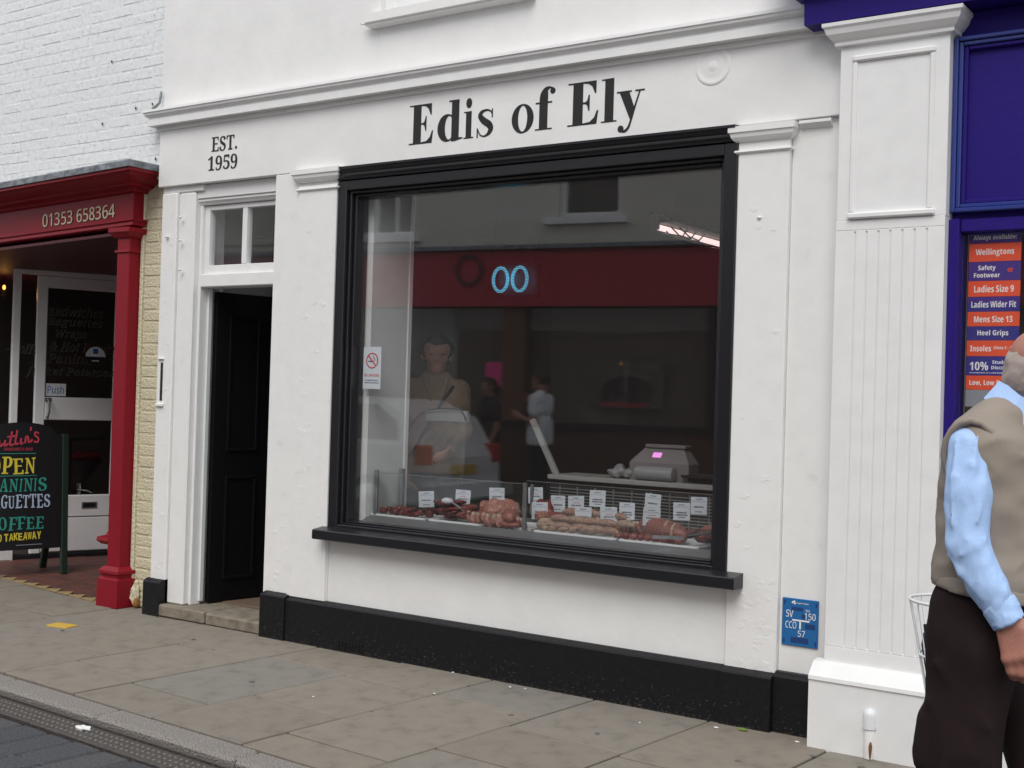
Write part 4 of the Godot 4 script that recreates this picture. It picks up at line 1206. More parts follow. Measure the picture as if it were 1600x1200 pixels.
# ------------------------------------------------------------------ the shoe shop on the right
func build_shoe_shop() -> void:
	var s := thing("shoe_shop", "shop front with white fluted pilaster and deep purple fascia boards", "building")
	var zf := 0.08
	var p := cb(s, "pilaster", Vector3(-1.965, 0.0, -0.30), Vector3(-1.492, 2.30, zf - 0.006), M.white_wood, 0.003)
	var o := p.position
	# fluting: flat ribs standing proud with narrow grooves between them, rounded at the ends
	var gx := []
	for i in 7:
		gx.append(-1.878 + i * 0.0517)
	var edges := [-1.965]
	for g in gx:
		edges.append(float(g) - 0.004)
		edges.append(float(g) + 0.004)
	edges.append(-1.492)
	for i in range(0, edges.size(), 2):
		cb(p, "rib", Vector3(edges[i], 0.436, zf - 0.0125) - o, Vector3(edges[i + 1], 2.256, zf) - o, M.white_wood, 0.0022)
	cb(p, "foot_band", Vector3(-1.965, 0.30, zf - 0.0125) - o, Vector3(-1.492, 0.4355, zf) - o, M.white_wood, 0.002)
	cb(p, "top_band", Vector3(-1.965, 2.2565, zf - 0.0125) - o, Vector3(-1.492, 2.30, zf) - o, M.white_wood, 0.002)
	for g in gx:
		for yy in [0.438, 2.254]:
			part(p, "groove_end", lump_mesh(Vector3(0.0062, 0.0062, 0.004), 0.0, 0.1, 1, 10), M.white_wood, Vector3(g, yy, zf - 0.004) - o)
	# plain block with a framed panel above
	var blk := cb(s, "panel_block", Vector3(-1.965, 2.3005, -0.30), Vector3(-1.492, 3.16, zf - 0.004), M.white_wood, 0.003)
	var bo := blk.position
	for f in [[-1.912, 2.305, -1.535, 2.332, 0.022], [-1.907, 2.995, -1.548, 3.022, 0.016], [-1.907, 2.333, -1.884, 2.9945, 0.012], [-1.571, 2.333, -1.548, 2.9945, 0.012]]:
		cb(blk, "panel_moulding", Vector3(f[0], f[1], zf - 0.02) - bo, Vector3(f[2], f[3], zf - 0.004 + float(f[4])) - bo, M.white_wood, 0.009)
	moulding(s, "capital", [Vector2(-0.02, 3.172), Vector2(0.066, 3.166), Vector2(0.066, 3.150), Vector2(0.057, 3.140), Vector2(0.050, 3.118), Vector2(0.032, 3.096), Vector2(0.022, 3.086), Vector2(0.020, 3.072), Vector2(0.0, 3.066), Vector2(-0.02, 3.066)], -1.965, -1.492, zf - 0.004, M.white_wood, true, true, -0.1)
	# base with sloping top, and a capped pipe let into it
	var base := moulding(s, "pilaster_base", [Vector2(-0.1, 0.372), Vector2(-0.052, 0.366), Vector2(0.006, 0.312), Vector2(0.008, 0.296), Vector2(0.0, 0.290), Vector2(0.0, -0.01), Vector2(-0.1, -0.01)], -2.005, -1.455, 0.150, M.white_wood)
	part(base, "pipe", tube_mesh([Vector3(-1.73, 0.0, 0.153), Vector3(-1.73, 0.135, 0.153)], 0.022, 14), M.white_old)
	part(base, "pipe_cap", lathe_mesh([Vector2(0.027, 0.0), Vector2(0.028, 0.055), Vector2(0.024, 0.072), Vector2(0.012, 0.083), Vector2(0.0, 0.086)], 18), M.white_plastic, Vector3(-1.73, 0.125, 0.153))
	part(base, "rust_streak", lump_mesh(Vector3(0.007, 0.04, 0.005), 0.004, 0.2, 6, 12), plain(L(0.18, 0.08, 0.03), 0.9), Vector3(-1.718, 0.035, 0.172))
	# purple cornice running over the pilaster
	moulding(s, "cornice", [Vector2(-0.2, 3.56), Vector2(0.20, 3.54), Vector2(0.20, 3.40), Vector2(0.15, 3.37), Vector2(0.145, 3.345), Vector2(0.11, 3.325), Vector2(0.105, 3.300), Vector2(0.06, 3.29), Vector2(0.058, 3.176), Vector2(-0.2, 3.1745)], -2.06, 3.2, 0.07, M.purple, true, false, -0.05)
	moulding(s, "lead_flashing", [Vector2(-0.2, 3.585), Vector2(0.215, 3.566), Vector2(0.217, 3.545), Vector2(-0.2, 3.5615)], -2.06, 3.2, 0.07, M.lead, true, false, -0.05)
	# purple fascia panel with a blue bolection moulding
	var f := cb(s, "fascia", Vector3(-1.4915, 2.29, -0.30), Vector3(3.2, 3.174, -0.02), M.purple, 0.003)
	var fo := f.position
	for k in 3:
		var d := 0.018 * k
		var z: float = [0.030, 0.018, 0.006][k]
		var mt: Material = [M.purple_light, M.purple_light, M.purple][k]
		cb(f, "panel_moulding", Vector3(-1.488 + d, 2.318 + d, -0.03) - fo, Vector3(-1.4705 + d, 3.06 - d, z) - fo, mt, 0.006)
		cb(f, "panel_moulding", Vector3(-1.470 + d, 2.318 + d, -0.03) - fo, Vector3(3.1 - d, 2.3355 + d, z) - fo, mt, 0.006)
		cb(f, "panel_moulding", Vector3(-1.470 + d, 3.0425 - d, -0.03) - fo, Vector3(3.1 - d, 3.06 - d, z) - fo, mt, 0.006)
	# window: purple frame, dark room behind
	var w := cb(s, "display_window", Vector3(-1.4915, 0.0, -0.12), Vector3(-1.448, 2.2895, 0.03), M.purple, 0.004)
	var wo := w.position
	cb(w, "frame", Vector3(-1.4475, 2.235, -0.12) - wo, Vector3(3.2, 2.2895, 0.01) - wo, M.purple, 0.004)
	cb(w, "frame", Vector3(-1.4475, 0.0, -0.12) - wo, Vector3(3.2, 0.32, 0.02) - wo, M.white_wood, 0.004)
	cb(w, "white_sill", Vector3(-1.4475, 0.321, -0.12) - wo, Vector3(3.2, 0.36, 0.06) - wo, M.white_wood, 0.006)
	cb(w, "frame", Vector3(0.7, 0.361, -0.12) - wo, Vector3(0.76, 2.2345, 0.01) - wo, M.purple, 0.004)
	cb(w, "pane", Vector3(-1.4475, 0.361, -0.045) - wo, Vector3(0.6995, 2.2345, -0.039) - wo, M.glass, 0.0005)
	cb(w, "pane", Vector3(0.7605, 0.361, -0.045) - wo, Vector3(3.2, 2.2345, -0.039) - wo, M.glass, 0.0005)
	cb(s, "room_wall", Vector3(-1.86, 0.0, -2.6), Vector3(3.3, 2.9, -2.5), M.room_dark)
	cb(s, "room_floor", Vector3(-1.86, -0.05, -2.5), Vector3(3.3, 0.30, -0.13), M.room_floor)
	cb(s, "room_ceiling", Vector3(-1.86, 2.6, -2.5), Vector3(3.3, 2.7, -0.31), M.room_dark)
	cb(s, "room_wall", Vector3(-1.86, 0.0, -2.5), Vector3(-1.50, 2.6, -0.31), M.room_dark)
	cb(s, "room_wall", Vector3(3.2, 0.0, -2.6), Vector3(3.3, 2.9, -0.02), M.room_dark)
	cb(s, "upper_wall", Vector3(-1.4995, 3.1745, -0.40), Vector3(3.3, 7.2, -0.03), M.white, 0.004)
	cb(s, "roof", Vector3(-1.4, 7.202, -6.2), Vector3(3.3, 7.4, 0.1), M.lead)
	# the poster of coloured strips behind the glass
	var ps := thing("window_poster", "column of orange and blue strips advertising shoes behind dark glass", "poster", "", Vector3(-1.425, 0.0, -0.052))
	var ys := [2.236, 2.190, 2.113, 2.032, 1.965, 1.902, 1.840, 1.781, 1.714, 1.633, 1.572, 1.50]
	var words := ["Always available:", "Wellingtons", "Safety\nFootwear", "Ladies Size 9", "Ladies Wider Fit", "Mens Size 13", "Heel Grips", "Insoles", "10%", "Low, Low Prices", ""]
	var ww := [0.175, 0.155, 0.105, 0.160, 0.180, 0.155, 0.125, 0.085, 0.075, 0.175, 0.0]
	for i in 11:
		var orange: bool = words[i] in ["Wellingtons", "Ladies Size 9", "Mens Size 13", "Insoles", "Low, Low Prices"]
		var st := cb(ps, "strip", Vector3(0, float(ys[i + 1]) + 0.001, -0.002), Vector3(0.21, ys[i], 0.002), M.orange if orange else (M.grey_ink if i == 10 else M.poster_blue), 0.0005)
		if words[i] != "":
			var h: float = [0.026, 0.034, 0.052, 0.030, 0.028, 0.028, 0.030, 0.026, 0.036, 0.026, 0.0][i]
			var x0: float = 0.015 if i >= 7 else (0.105 - float(ww[i]) / 2.0 - (0.03 if i == 2 else 0.0))
			part(st, "lettering", text_mesh(words[i], ww[i], h, true, false, 0.0, 0.001), M.white_ink, Vector3(x0, (float(ys[i]) + float(ys[i + 1])) / 2 - h / 2, 0.002) - st.position)
		if i == 2:
			part(st, "emblem", text_mesh("Œ", 0.022, 0.016, true, false, 0.0, 0.001), M.orange, Vector3(0.158, 2.068, 0.002) - st.position)
		if i == 7:
			part(st, "lettering", text_mesh("(Sizes 2 - 12)", 0.085, 0.016, true, false, 0.0, 0.001), M.white_ink, Vector3(0.110, 1.742, 0.002) - st.position)
		if i == 8:
			part(st, "lettering", text_mesh("Student\nDiscount", 0.085, 0.038, true, false, 0.0, 0.001), M.white_ink, Vector3(0.103, 1.660, 0.002) - st.position)
			part(st, "lettering", text_mesh("on production of a valid Student Card", 0.17, 0.007, true, false, 0.0, 0.001), M.white_ink, Vector3(0.015, 1.641, 0.002) - st.position)

# ------------------------------------------------------------------ the other side of the street, mirrored in the shop window
func build_opposite() -> void:
	var b := thing("opposite_shop", "cream rendered building with long red shop fascia across the street", "building")
	b.transform = Transform3D(Basis(Vector3.UP, deg_to_rad(-10)), Vector3(-8.5, 0, 8.6))
	var x0 := -9.0
	var x1 := 9.5
	# rendered wall with two windows cut in it
	var wins := [[-3.75, -2.75, 3.72, 5.1], [-0.54, 0.34, 3.90, 5.15], [3.1, 4.0, 3.90, 5.15]]
	var xs := x0
	for w in wins:
		cb(b, "wall", Vector3(xs, 3.50, 0.0), Vector3(w[0], 6.0, 0.3), M.opp_wall)
		cb(b, "wall", Vector3(w[0], 3.50, 0.001), Vector3(w[1], w[2], 0.3), M.opp_wall)
		cb(b, "wall", Vector3(w[0], w[3], 0.001), Vector3(w[1], 6.0, 0.3), M.opp_wall)
		xs = w[1]
	cb(b, "wall", Vector3(xs, 3.50, 0.0), Vector3(x1, 6.0, 0.3), M.opp_wall)
	for w in wins:
		var f := cb(b, "window", Vector3(w[0], w[2], 0.05), Vector3(float(w[0]) + 0.07, w[3], 0.12), M.white_wood)
		var o := f.position
		cb(f, "frame", Vector3(float(w[1]) - 0.07, w[2], 0.05) - o, Vector3(w[1], w[3], 0.12) - o, M.white_wood)
		cb(f, "frame", Vector3(float(w[0]) + 0.07, float(w[3]) - 0.06, 0.051) - o, Vector3(float(w[1]) - 0.07, w[3], 0.119) - o, M.white_wood)
		cb(f, "frame", Vector3(float(w[0]) + 0.07, w[2], 0.051) - o, Vector3(float(w[1]) - 0.07, float(w[2]) + 0.07, 0.119) - o, M.white_wood)
		if float(w[0]) < -3.0:
			for k in [1, 2]:
				var gx: float = lerpf(w[0], w[1], k / 3.0)
				cb(f, "glazing_bar", Vector3(gx - 0.018, float(w[2]) + 0.071, 0.06) - o, Vector3(gx + 0.018, float(w[3]) - 0.061, 0.11) - o, M.white_wood)
			cb(f, "glazing_bar", Vector3(float(w[0]) + 0.071, 4.30, 0.062) - o, Vector3(float(w[1]) - 0.071, 4.335, 0.108) - o, M.white_wood)
		cb(f, "sill", Vector3(float(w[0]) - 0.2, float(w[2]) - 0.09, -0.08) - o, Vector3(float(w[1]) + 0.1, float(w[2]) - 0.002, 0.1) - o, M.white_wood)
		cb(f, "pane", Vector3(float(w[0]) + 0.07, float(w[2]) + 0.07, 0.085) - o, Vector3(float(w[1]) - 0.07, float(w[3]) - 0.06, 0.09) - o, M.glass, 0.0005)
	# string course and fascia
	cb(b, "string_course", Vector3(x0, 3.66, -0.03), Vector3(-3.96, 3.72, -0.001), M.opp_wall)
	cb(b, "fascia_cap", Vector3(x0, 3.47, -0.22), Vector3(x1, 3.53, -0.001), M.lead)
	var f := cb(b, "fascia", Vector3(x0, 2.70, -0.14), Vector3(x1, 3.468, -0.001), M.opp_red, 0.008)
	var st := flat()
	for poly: PackedVector2Array in ring_polys(Vector2.ZERO, Vector2(0.22, 0.22), Vector2.ZERO, Vector2(0.165, 0.165)):
		slab(st, poly, 0.0, 0.02)
	part(f, "ring_emblem", st.commit(), M.dark_red, Vector3(-1.80, 3.20, -0.162) - f.position)
	# dark shop front below
	cb(b, "stall_riser", Vector3(x0, 0.0, -0.04), Vector3(x1, 1.08, 0.2), M.opp_wood)
	for i in 16:
		cb(b, "riser_panel", Vector3(-4.0 + i * 0.5, 0.12, -0.055), Vector3(-3.56 + i * 0.5, 0.98, -0.039), M.opp_wood, 0.008)
	cb(b, "window_ledge", Vector3(x0, 1.082, -0.10), Vector3(x1, 1.16, 0.2), M.dark_plastic)
	cb(b, "brick_pier", Vector3(-1.30, 1.162, -0.06), Vector3(-0.98, 2.698, 0.2), M.opp_brick, 0.006)
	for px in [-4.2, 1.55, 4.4]:
		cb(b, "shop_mullion", Vector3(px, 1.162, -0.04), Vector3(px + 0.10, 2.698, 0.1), M.dark_plastic)
	cb(b, "display_back", Vector3(x0, 1.162, 0.25), Vector3(x1, 2.698, 0.3), M.opp_back)
	cb(b, "shop_pane", Vector3(x0, 1.1625, 0.03), Vector3(-1.3005, 2.6975, 0.036), M.glass, 0.0005)
	cb(b, "shop_pane", Vector3(-0.9795, 1.1625, 0.03), Vector3(1.5495, 2.6975, 0.036), M.glass, 0.0005)
	cb(b, "shop_pane", Vector3(1.6505, 1.1625, 0.03), Vector3(x1, 2.6975, 0.036), M.glass, 0.0005)
	cb(b, "pink_notice", Vector3(-1.58, 1.62, 0.0), Vector3(-1.31, 1.95, 0.028), M.pink, 0.002)
	cb(b, "display_panel", Vector3(0.09, 1.38, 0.10), Vector3(0.94, 1.98, 0.12), M.opp_back, 0.002)
	var arch := PackedVector2Array([Vector2(0.12, 1.46), Vector2(0.78, 1.46)])
	for i in 9:
		arch.append(Vector2(0.45 + cos(PI * i / 8) * 0.33, 1.62 + sin(PI * i / 8) * 0.18))
	plate(b, "dark_arch", arch, 0.075, 0.099, M.dark_plastic)
	cb(b, "red_stripe", Vector3(0.10, 1.385, 0.08), Vector3(0.72, 1.455, 0.0985), M.opp_red, 0.002)
	cb(b, "roof", Vector3(x0, 6.002, -0.15), Vector3(x1, 6.15, 6.0), M.lead)
	cb(b, "end_wall", Vector3(x0, 0.0, 0.301), Vector3(x0 + 0.2, 6.0, 5.799), M.opp_wall)
	cb(b, "end_wall", Vector3(x1 - 0.2, 0.0, 0.301), Vector3(x1, 6.0, 5.799), M.opp_wall)
	cb(b, "upper_floor", Vector3(x0 + 0.201, 2.9, 0.301), Vector3(x1 - 0.201, 3.0, 5.799), M.room_floor)
	cb(b, "rear_wall", Vector3(x0, 0.0, 5.8), Vector3(x1, 6.0, 6.0), M.opp_wall)

# ------------------------------------------------------------------ inside the butcher's
func build_interior() -> void:
	var room := get_node("butcher_shop")
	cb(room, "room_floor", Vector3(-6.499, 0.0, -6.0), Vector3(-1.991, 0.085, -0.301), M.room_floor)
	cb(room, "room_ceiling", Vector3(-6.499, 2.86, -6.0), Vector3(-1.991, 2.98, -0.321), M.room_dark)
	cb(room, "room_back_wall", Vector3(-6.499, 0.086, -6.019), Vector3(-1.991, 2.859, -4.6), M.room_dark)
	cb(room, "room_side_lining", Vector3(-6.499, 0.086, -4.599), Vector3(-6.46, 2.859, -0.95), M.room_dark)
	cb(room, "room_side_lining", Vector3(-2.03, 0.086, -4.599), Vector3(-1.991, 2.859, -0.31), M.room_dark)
	cb(room, "window_partition", Vector3(-4.93, 0.70, -0.50), Vector3(-4.862, 2.855, -0.162), M.room_white)
	cb(room, "partition_post", Vector3(-4.935, 0.086, -0.535), Vector3(-4.855, 2.855, -0.501), M.white_wood)
	# ---- counter
	var c := thing("display_counter", "steel and glass butcher's display counter behind the shop window", "counter")
	cb(c, "cabinet", Vector3(-4.85, 0.086, -0.92), Vector3(-2.56, 0.70, -0.31), M.white_plastic)
	cb(c, "deck", Vector3(-4.85, 0.701, -0.92), Vector3(-2.56, 0.753, -0.215), M.steel)
	moulding(c, "front_ledge", [Vector2(-0.0, 0.762), Vector2(0.012, 0.761), Vector2(0.112, 0.728), Vector2(0.115, 0.716), Vector2(-0.0, 0.712)], -4.855, -2.56, -0.214, M.steel_dull)
	cb(c, "front_pane", Vector3(-4.82, 0.764, -0.223), Vector3(-3.787, 1.012, -0.218), M.counter_glass, 0.0005)
	cb(c, "front_pane", Vector3(-3.763, 0.764, -0.223), Vector3(-2.58, 1.030, -0.218), M.counter_glass, 0.0005)
	cb(c, "glass_edge", Vector3(-4.82, 1.0125, -0.224), Vector3(-3.787, 1.0155, -0.217), M.steel, 0.0005)
	cb(c, "glass_edge", Vector3(-3.763, 1.0305, -0.224), Vector3(-2.58, 1.0335, -0.217), M.steel, 0.0005)
	cb(c, "post", Vector3(-3.7865, 0.764, -0.234), Vector3(-3.7635, 1.02, -0.2145), M.steel_dull)
	cb(c, "post", Vector3(-4.845, 0.764, -0.234), Vector3(-4.8205, 1.03, -0.2145), M.steel_dull)
	cb(c, "post", Vector3(-4.845, 0.746, -0.47), Vector3(-4.815, 1.03, -0.44), M.steel_dull)
	cb(c, "end_pane", Vector3(-4.832, 0.748, -0.4395), Vector3(-4.827, 1.02, -0.2145), M.counter_glass, 0.0005)
	var gr := cb(c, "back_grille", Vector3(-4.05, 0.736, -0.915), Vector3(-2.56, 0.975, -0.905), M.dark_plastic)
	for i in 11:
		cb(gr, "grille_bar", Vector3(-4.05, 0.765 + i * 0.018, -0.904) - gr.position, Vector3(-2.56, 0.772 + i * 0.018, -0.897) - gr.position, M.steel, 0.001)
	for i in 12:
		cb(gr, "grille_upright", Vector3(-3.98 + i * 0.122, 0.75, -0.8965) - gr.position, Vector3(-3.972 + i * 0.122, 0.965, -0.893) - gr.position, M.steel, 0.001)
	cb(c, "shelf", Vector3(-4.06, 1.0, -1.20), Vector3(-2.45, 1.028, -0.88), M.shelf, 0.004)
	part(c, "strut", bevel_box(Vector3(0.035, 0.40, 0.03), 0.004), M.shelf, Vector3(-4.145, 1.175, -0.98), Basis(Vector3.BACK, 0.52))
	var cv := []
	for p in [[-5.398, 0.947], [-5.332, 1.10], [-5.229, 1.261], [-5.124, 1.362], [-5.019, 1.388], [-4.821, 1.392], [-4.767, 1.324]]:
		cv.append(Vector3(float(p[0]) * 0.969, 1.485 + (float(p[1]) - 1.485) * 0.969, 0.0))
	var path := []
	for p: Vector3 in curve(cv, 5):
		path.append(Vector3(p.x, p.y, -0.80))
	part(c, "curved_glass_edge", tube_mesh(path, 0.005, 6), M.dark_plastic)
	plate(c, "curved_glass", pv([-5.23, 0.964, -5.167, 1.112, -5.067, 1.268, -4.965, 1.366, -4.863, 1.391, -4.672, 1.395, -4.619, 1.329, -4.619, 0.964]), -0.804, -0.798, M.counter_glass)
	cb(c, "reflection_plate", Vector3(-4.96, 1.31, -0.86), Vector3(-4.63, 1.388, -0.815), M.shelf, 0.01)  # pale solid plate drawing the reflection on top of the curved glass
	# ---- weighing scale, bags
	var s := thing("weighing_scale", "pale weighing scale with small glowing pink display on counter shelf", "scale", "", Vector3(-3.36, 1.029, -1.03))
	var body := moulding(s, "body", [Vector2(-0.07, 0.19), Vector2(-0.01, 0.19), Vector2(0.06, 0.10), Vector2(0.06, 0.0), Vector2(-0.07, 0.0)], -0.13, 0.13, 0.0, M.scale_grey, true, true, -0.07)
	cb(s, "head", Vector3(-0.12, 0.185, -0.07), Vector3(0.14, 0.205, 0.01), M.scale_grey, 0.004)
	var lcd := plain(L(0.4, 0.1, 0.35), 0.3)
	lcd.emission_enabled = true
	lcd.emission = L(0.75, 0.28, 0.70)
	lcd.emission_energy_multiplier = 0.8
	part(body, "display", bevel_box(Vector3(0.055, 0.034, 0.004), 0.001), lcd, Vector3(-0.03, 0.145, 0.026), Basis(Vector3.RIGHT, deg_to_rad(-38)))
	cb(s, "weighing_plate", Vector3(0.16, 0.03, -0.12), Vector3(0.42, 0.045, 0.10), M.dark_plastic, 0.004)
	cb(s, "plate_foot", Vector3(0.20, 0.0, -0.08), Vector3(0.38, 0.03, 0.06), M.dark_plastic, 0.004)
	var bag := thing("plastic_bag", "crumpled clear plastic bag on the counter shelf", "bag", "", Vector3(-3.61, 1.029, -0.98))
	part(bag, "film", lump_mesh(Vector3(0.085, 0.033, 0.06), 0.03, 0.16, 12, 30), M.bag, Vector3(0, 0.035, 0))
	var roll := thing("wrap_roll", "roll of pinkish wrapping film lying before the weighing scale", "roll", "", Vector3(-3.36, 1.029, -0.93))
	part(roll, "roll", tube_mesh([Vector3(-0.12, 0.042, 0), Vector3(-0.115, 0.042, 0), Vector3(0.115, 0.042, 0), Vector3(0.12, 0.042, 0)], [0.036, 0.041, 0.041, 0.036], 18), M.bag)
	var jug := thing("white_canister", "white canister standing at the right end of counter shelf", "canister", "", Vector3(-2.90, 1.029, -1.08))
	part(jug, "body", lathe_mesh([Vector2(0.0, 0.0), Vector2(0.05, 0.0), Vector2(0.052, 0.20), Vector2(0.045, 0.24), Vector2(0.0, 0.25)], 18), M.scale_grey)
	# ---- lamps
	var fl := thing("strip_light", "fluorescent strip light with dangling cables under shop ceiling", "lamp", "", Vector3(-3.80, 2.60, -2.55))
	cb(fl, "batten", Vector3(-0.03, 0.03, -0.9), Vector3(0.03, 0.075, 0.9), M.scale_grey)
	cb(fl, "reflector", Vector3(0.031, 0.02, -0.9), Vector3(0.16, 0.03, 0.9), M.scale_grey)
	for z in [-0.6, 0.6]:
		part(fl, "hanger", tube_mesh([Vector3(0, 0.07, z), Vector3(0, 0.265, z)], 0.006, 6), M.steel_dull)
	var hot := plain(L(0.9, 0.75, 0.72), 0.4)
	hot.emission_enabled = true
	hot.emission = L(1.0, 0.74, 0.72)
	hot.emission_energy_multiplier = 0.85
	part(fl, "tube", tube_mesh([Vector3(0, 0, -0.86), Vector3(0, 0, 0.86)], 0.019, 12), hot)
	part(fl, "tube_holder", bevel_box(Vector3(0.05, 0.06, 0.03), 0.005), M.scale_grey, Vector3(0, 0.01, 0.885))
	part(fl, "tube_holder", bevel_box(Vector3(0.05, 0.06, 0.03), 0.005), M.scale_grey, Vector3(0, 0.01, -0.885))
	for k in 3:
		part(fl, "cable", tube_mesh([Vector3(-0.05 + k * 0.03, 0.10, 0.86 - k * 0.03), Vector3(0.02 + k * 0.03, -0.03, 0.74 - k * 0.09), Vector3(0.05, -0.03, 0.60 - k * 0.12), Vector3(0.06, 0.09, 0.46 - k * 0.14)], 0.005, 6), M.dark_plastic)
	var al := AreaLight3D.new()
	al.name = "light"
	al.light_color = Color(1.0, 0.88, 0.86)
	al.light_energy = 0.12
	al.area_size = Vector2(0.05, 1.7)
	al.shadow_enabled = true
	al.transform = Transform3D(Basis(Vector3.RIGHT, -PI / 2), Vector3(0, -0.03, 0))
	fl.add_child(al)
	var fk := thing("ring_lamp", "hanging lamp of two glowing cyan rings behind fine bars", "lamp", "", Vector3(-5.50, 2.39, -2.5))
	cb(fk, "case", Vector3(-0.24, -0.13, -0.10), Vector3(0.22, 0.13, -0.05), M.dark_plastic)
	for x in [-0.2, 0.18]:
		part(fk, "chain", tube_mesh([Vector3(x, 0.12, -0.07), Vector3(x, 0.47, -0.07)], 0.004, 6), M.dark_plastic)
	var cy := plain(L(0.05, 0.3, 0.45), 0.4)
	cy.emission_enabled = true
	cy.emission = L(0.10, 0.52, 0.75)
	cy.emission_energy_multiplier = 0.6
	for x in [-0.092, 0.088]:
		var rp := []
		for i in 33:
			rp.append(Vector3(x + cos(TAU * i / 32) * 0.068, sin(TAU * i / 32) * 0.092, 0.0))
		part(fk, "ring_tube", tube_mesh(rp, 0.013, 8), cy)
	for i in 22:
		cb(fk, "guard_bar", Vector3(-0.23, -0.118 + i * 0.0112, 0.018), Vector3(0.21, -0.1138 + i * 0.0112, 0.020), M.dark_plastic, 0.0004)
	var ol := OmniLight3D.new()
	ol.name = "light"
	ol.light_color = Color(0.4, 0.85, 1.0)
	ol.light_energy = 0.01
	ol.light_size = 0.08
	ol.omni_range = 8.0
	ol.omni_attenuation = 2.0
	ol.shadow_enabled = true
	ol.position = Vector3(0, 0, 0.05)
	fk.add_child(ol)
	build_meat()

func mound(called: String, label: String, at: Vector3, pieces: Array, mats: Array, cat := "meat") -> Node3D:
	var t := thing(called, label, cat, "", at)
	var i := 0
	for p in pieces:
		part(t, "piece", lump_mesh(p[1], float(p[2]) * 1.1, 0.17, 20 + i, 26), mats[i % mats.size()], p[0], Basis.from_euler(Vector3(rng.randf_range(-0.3, 0.3), rng.randf_range(-1.5, 1.5), rng.randf_range(-0.3, 0.3))))
		i += 1
	return t

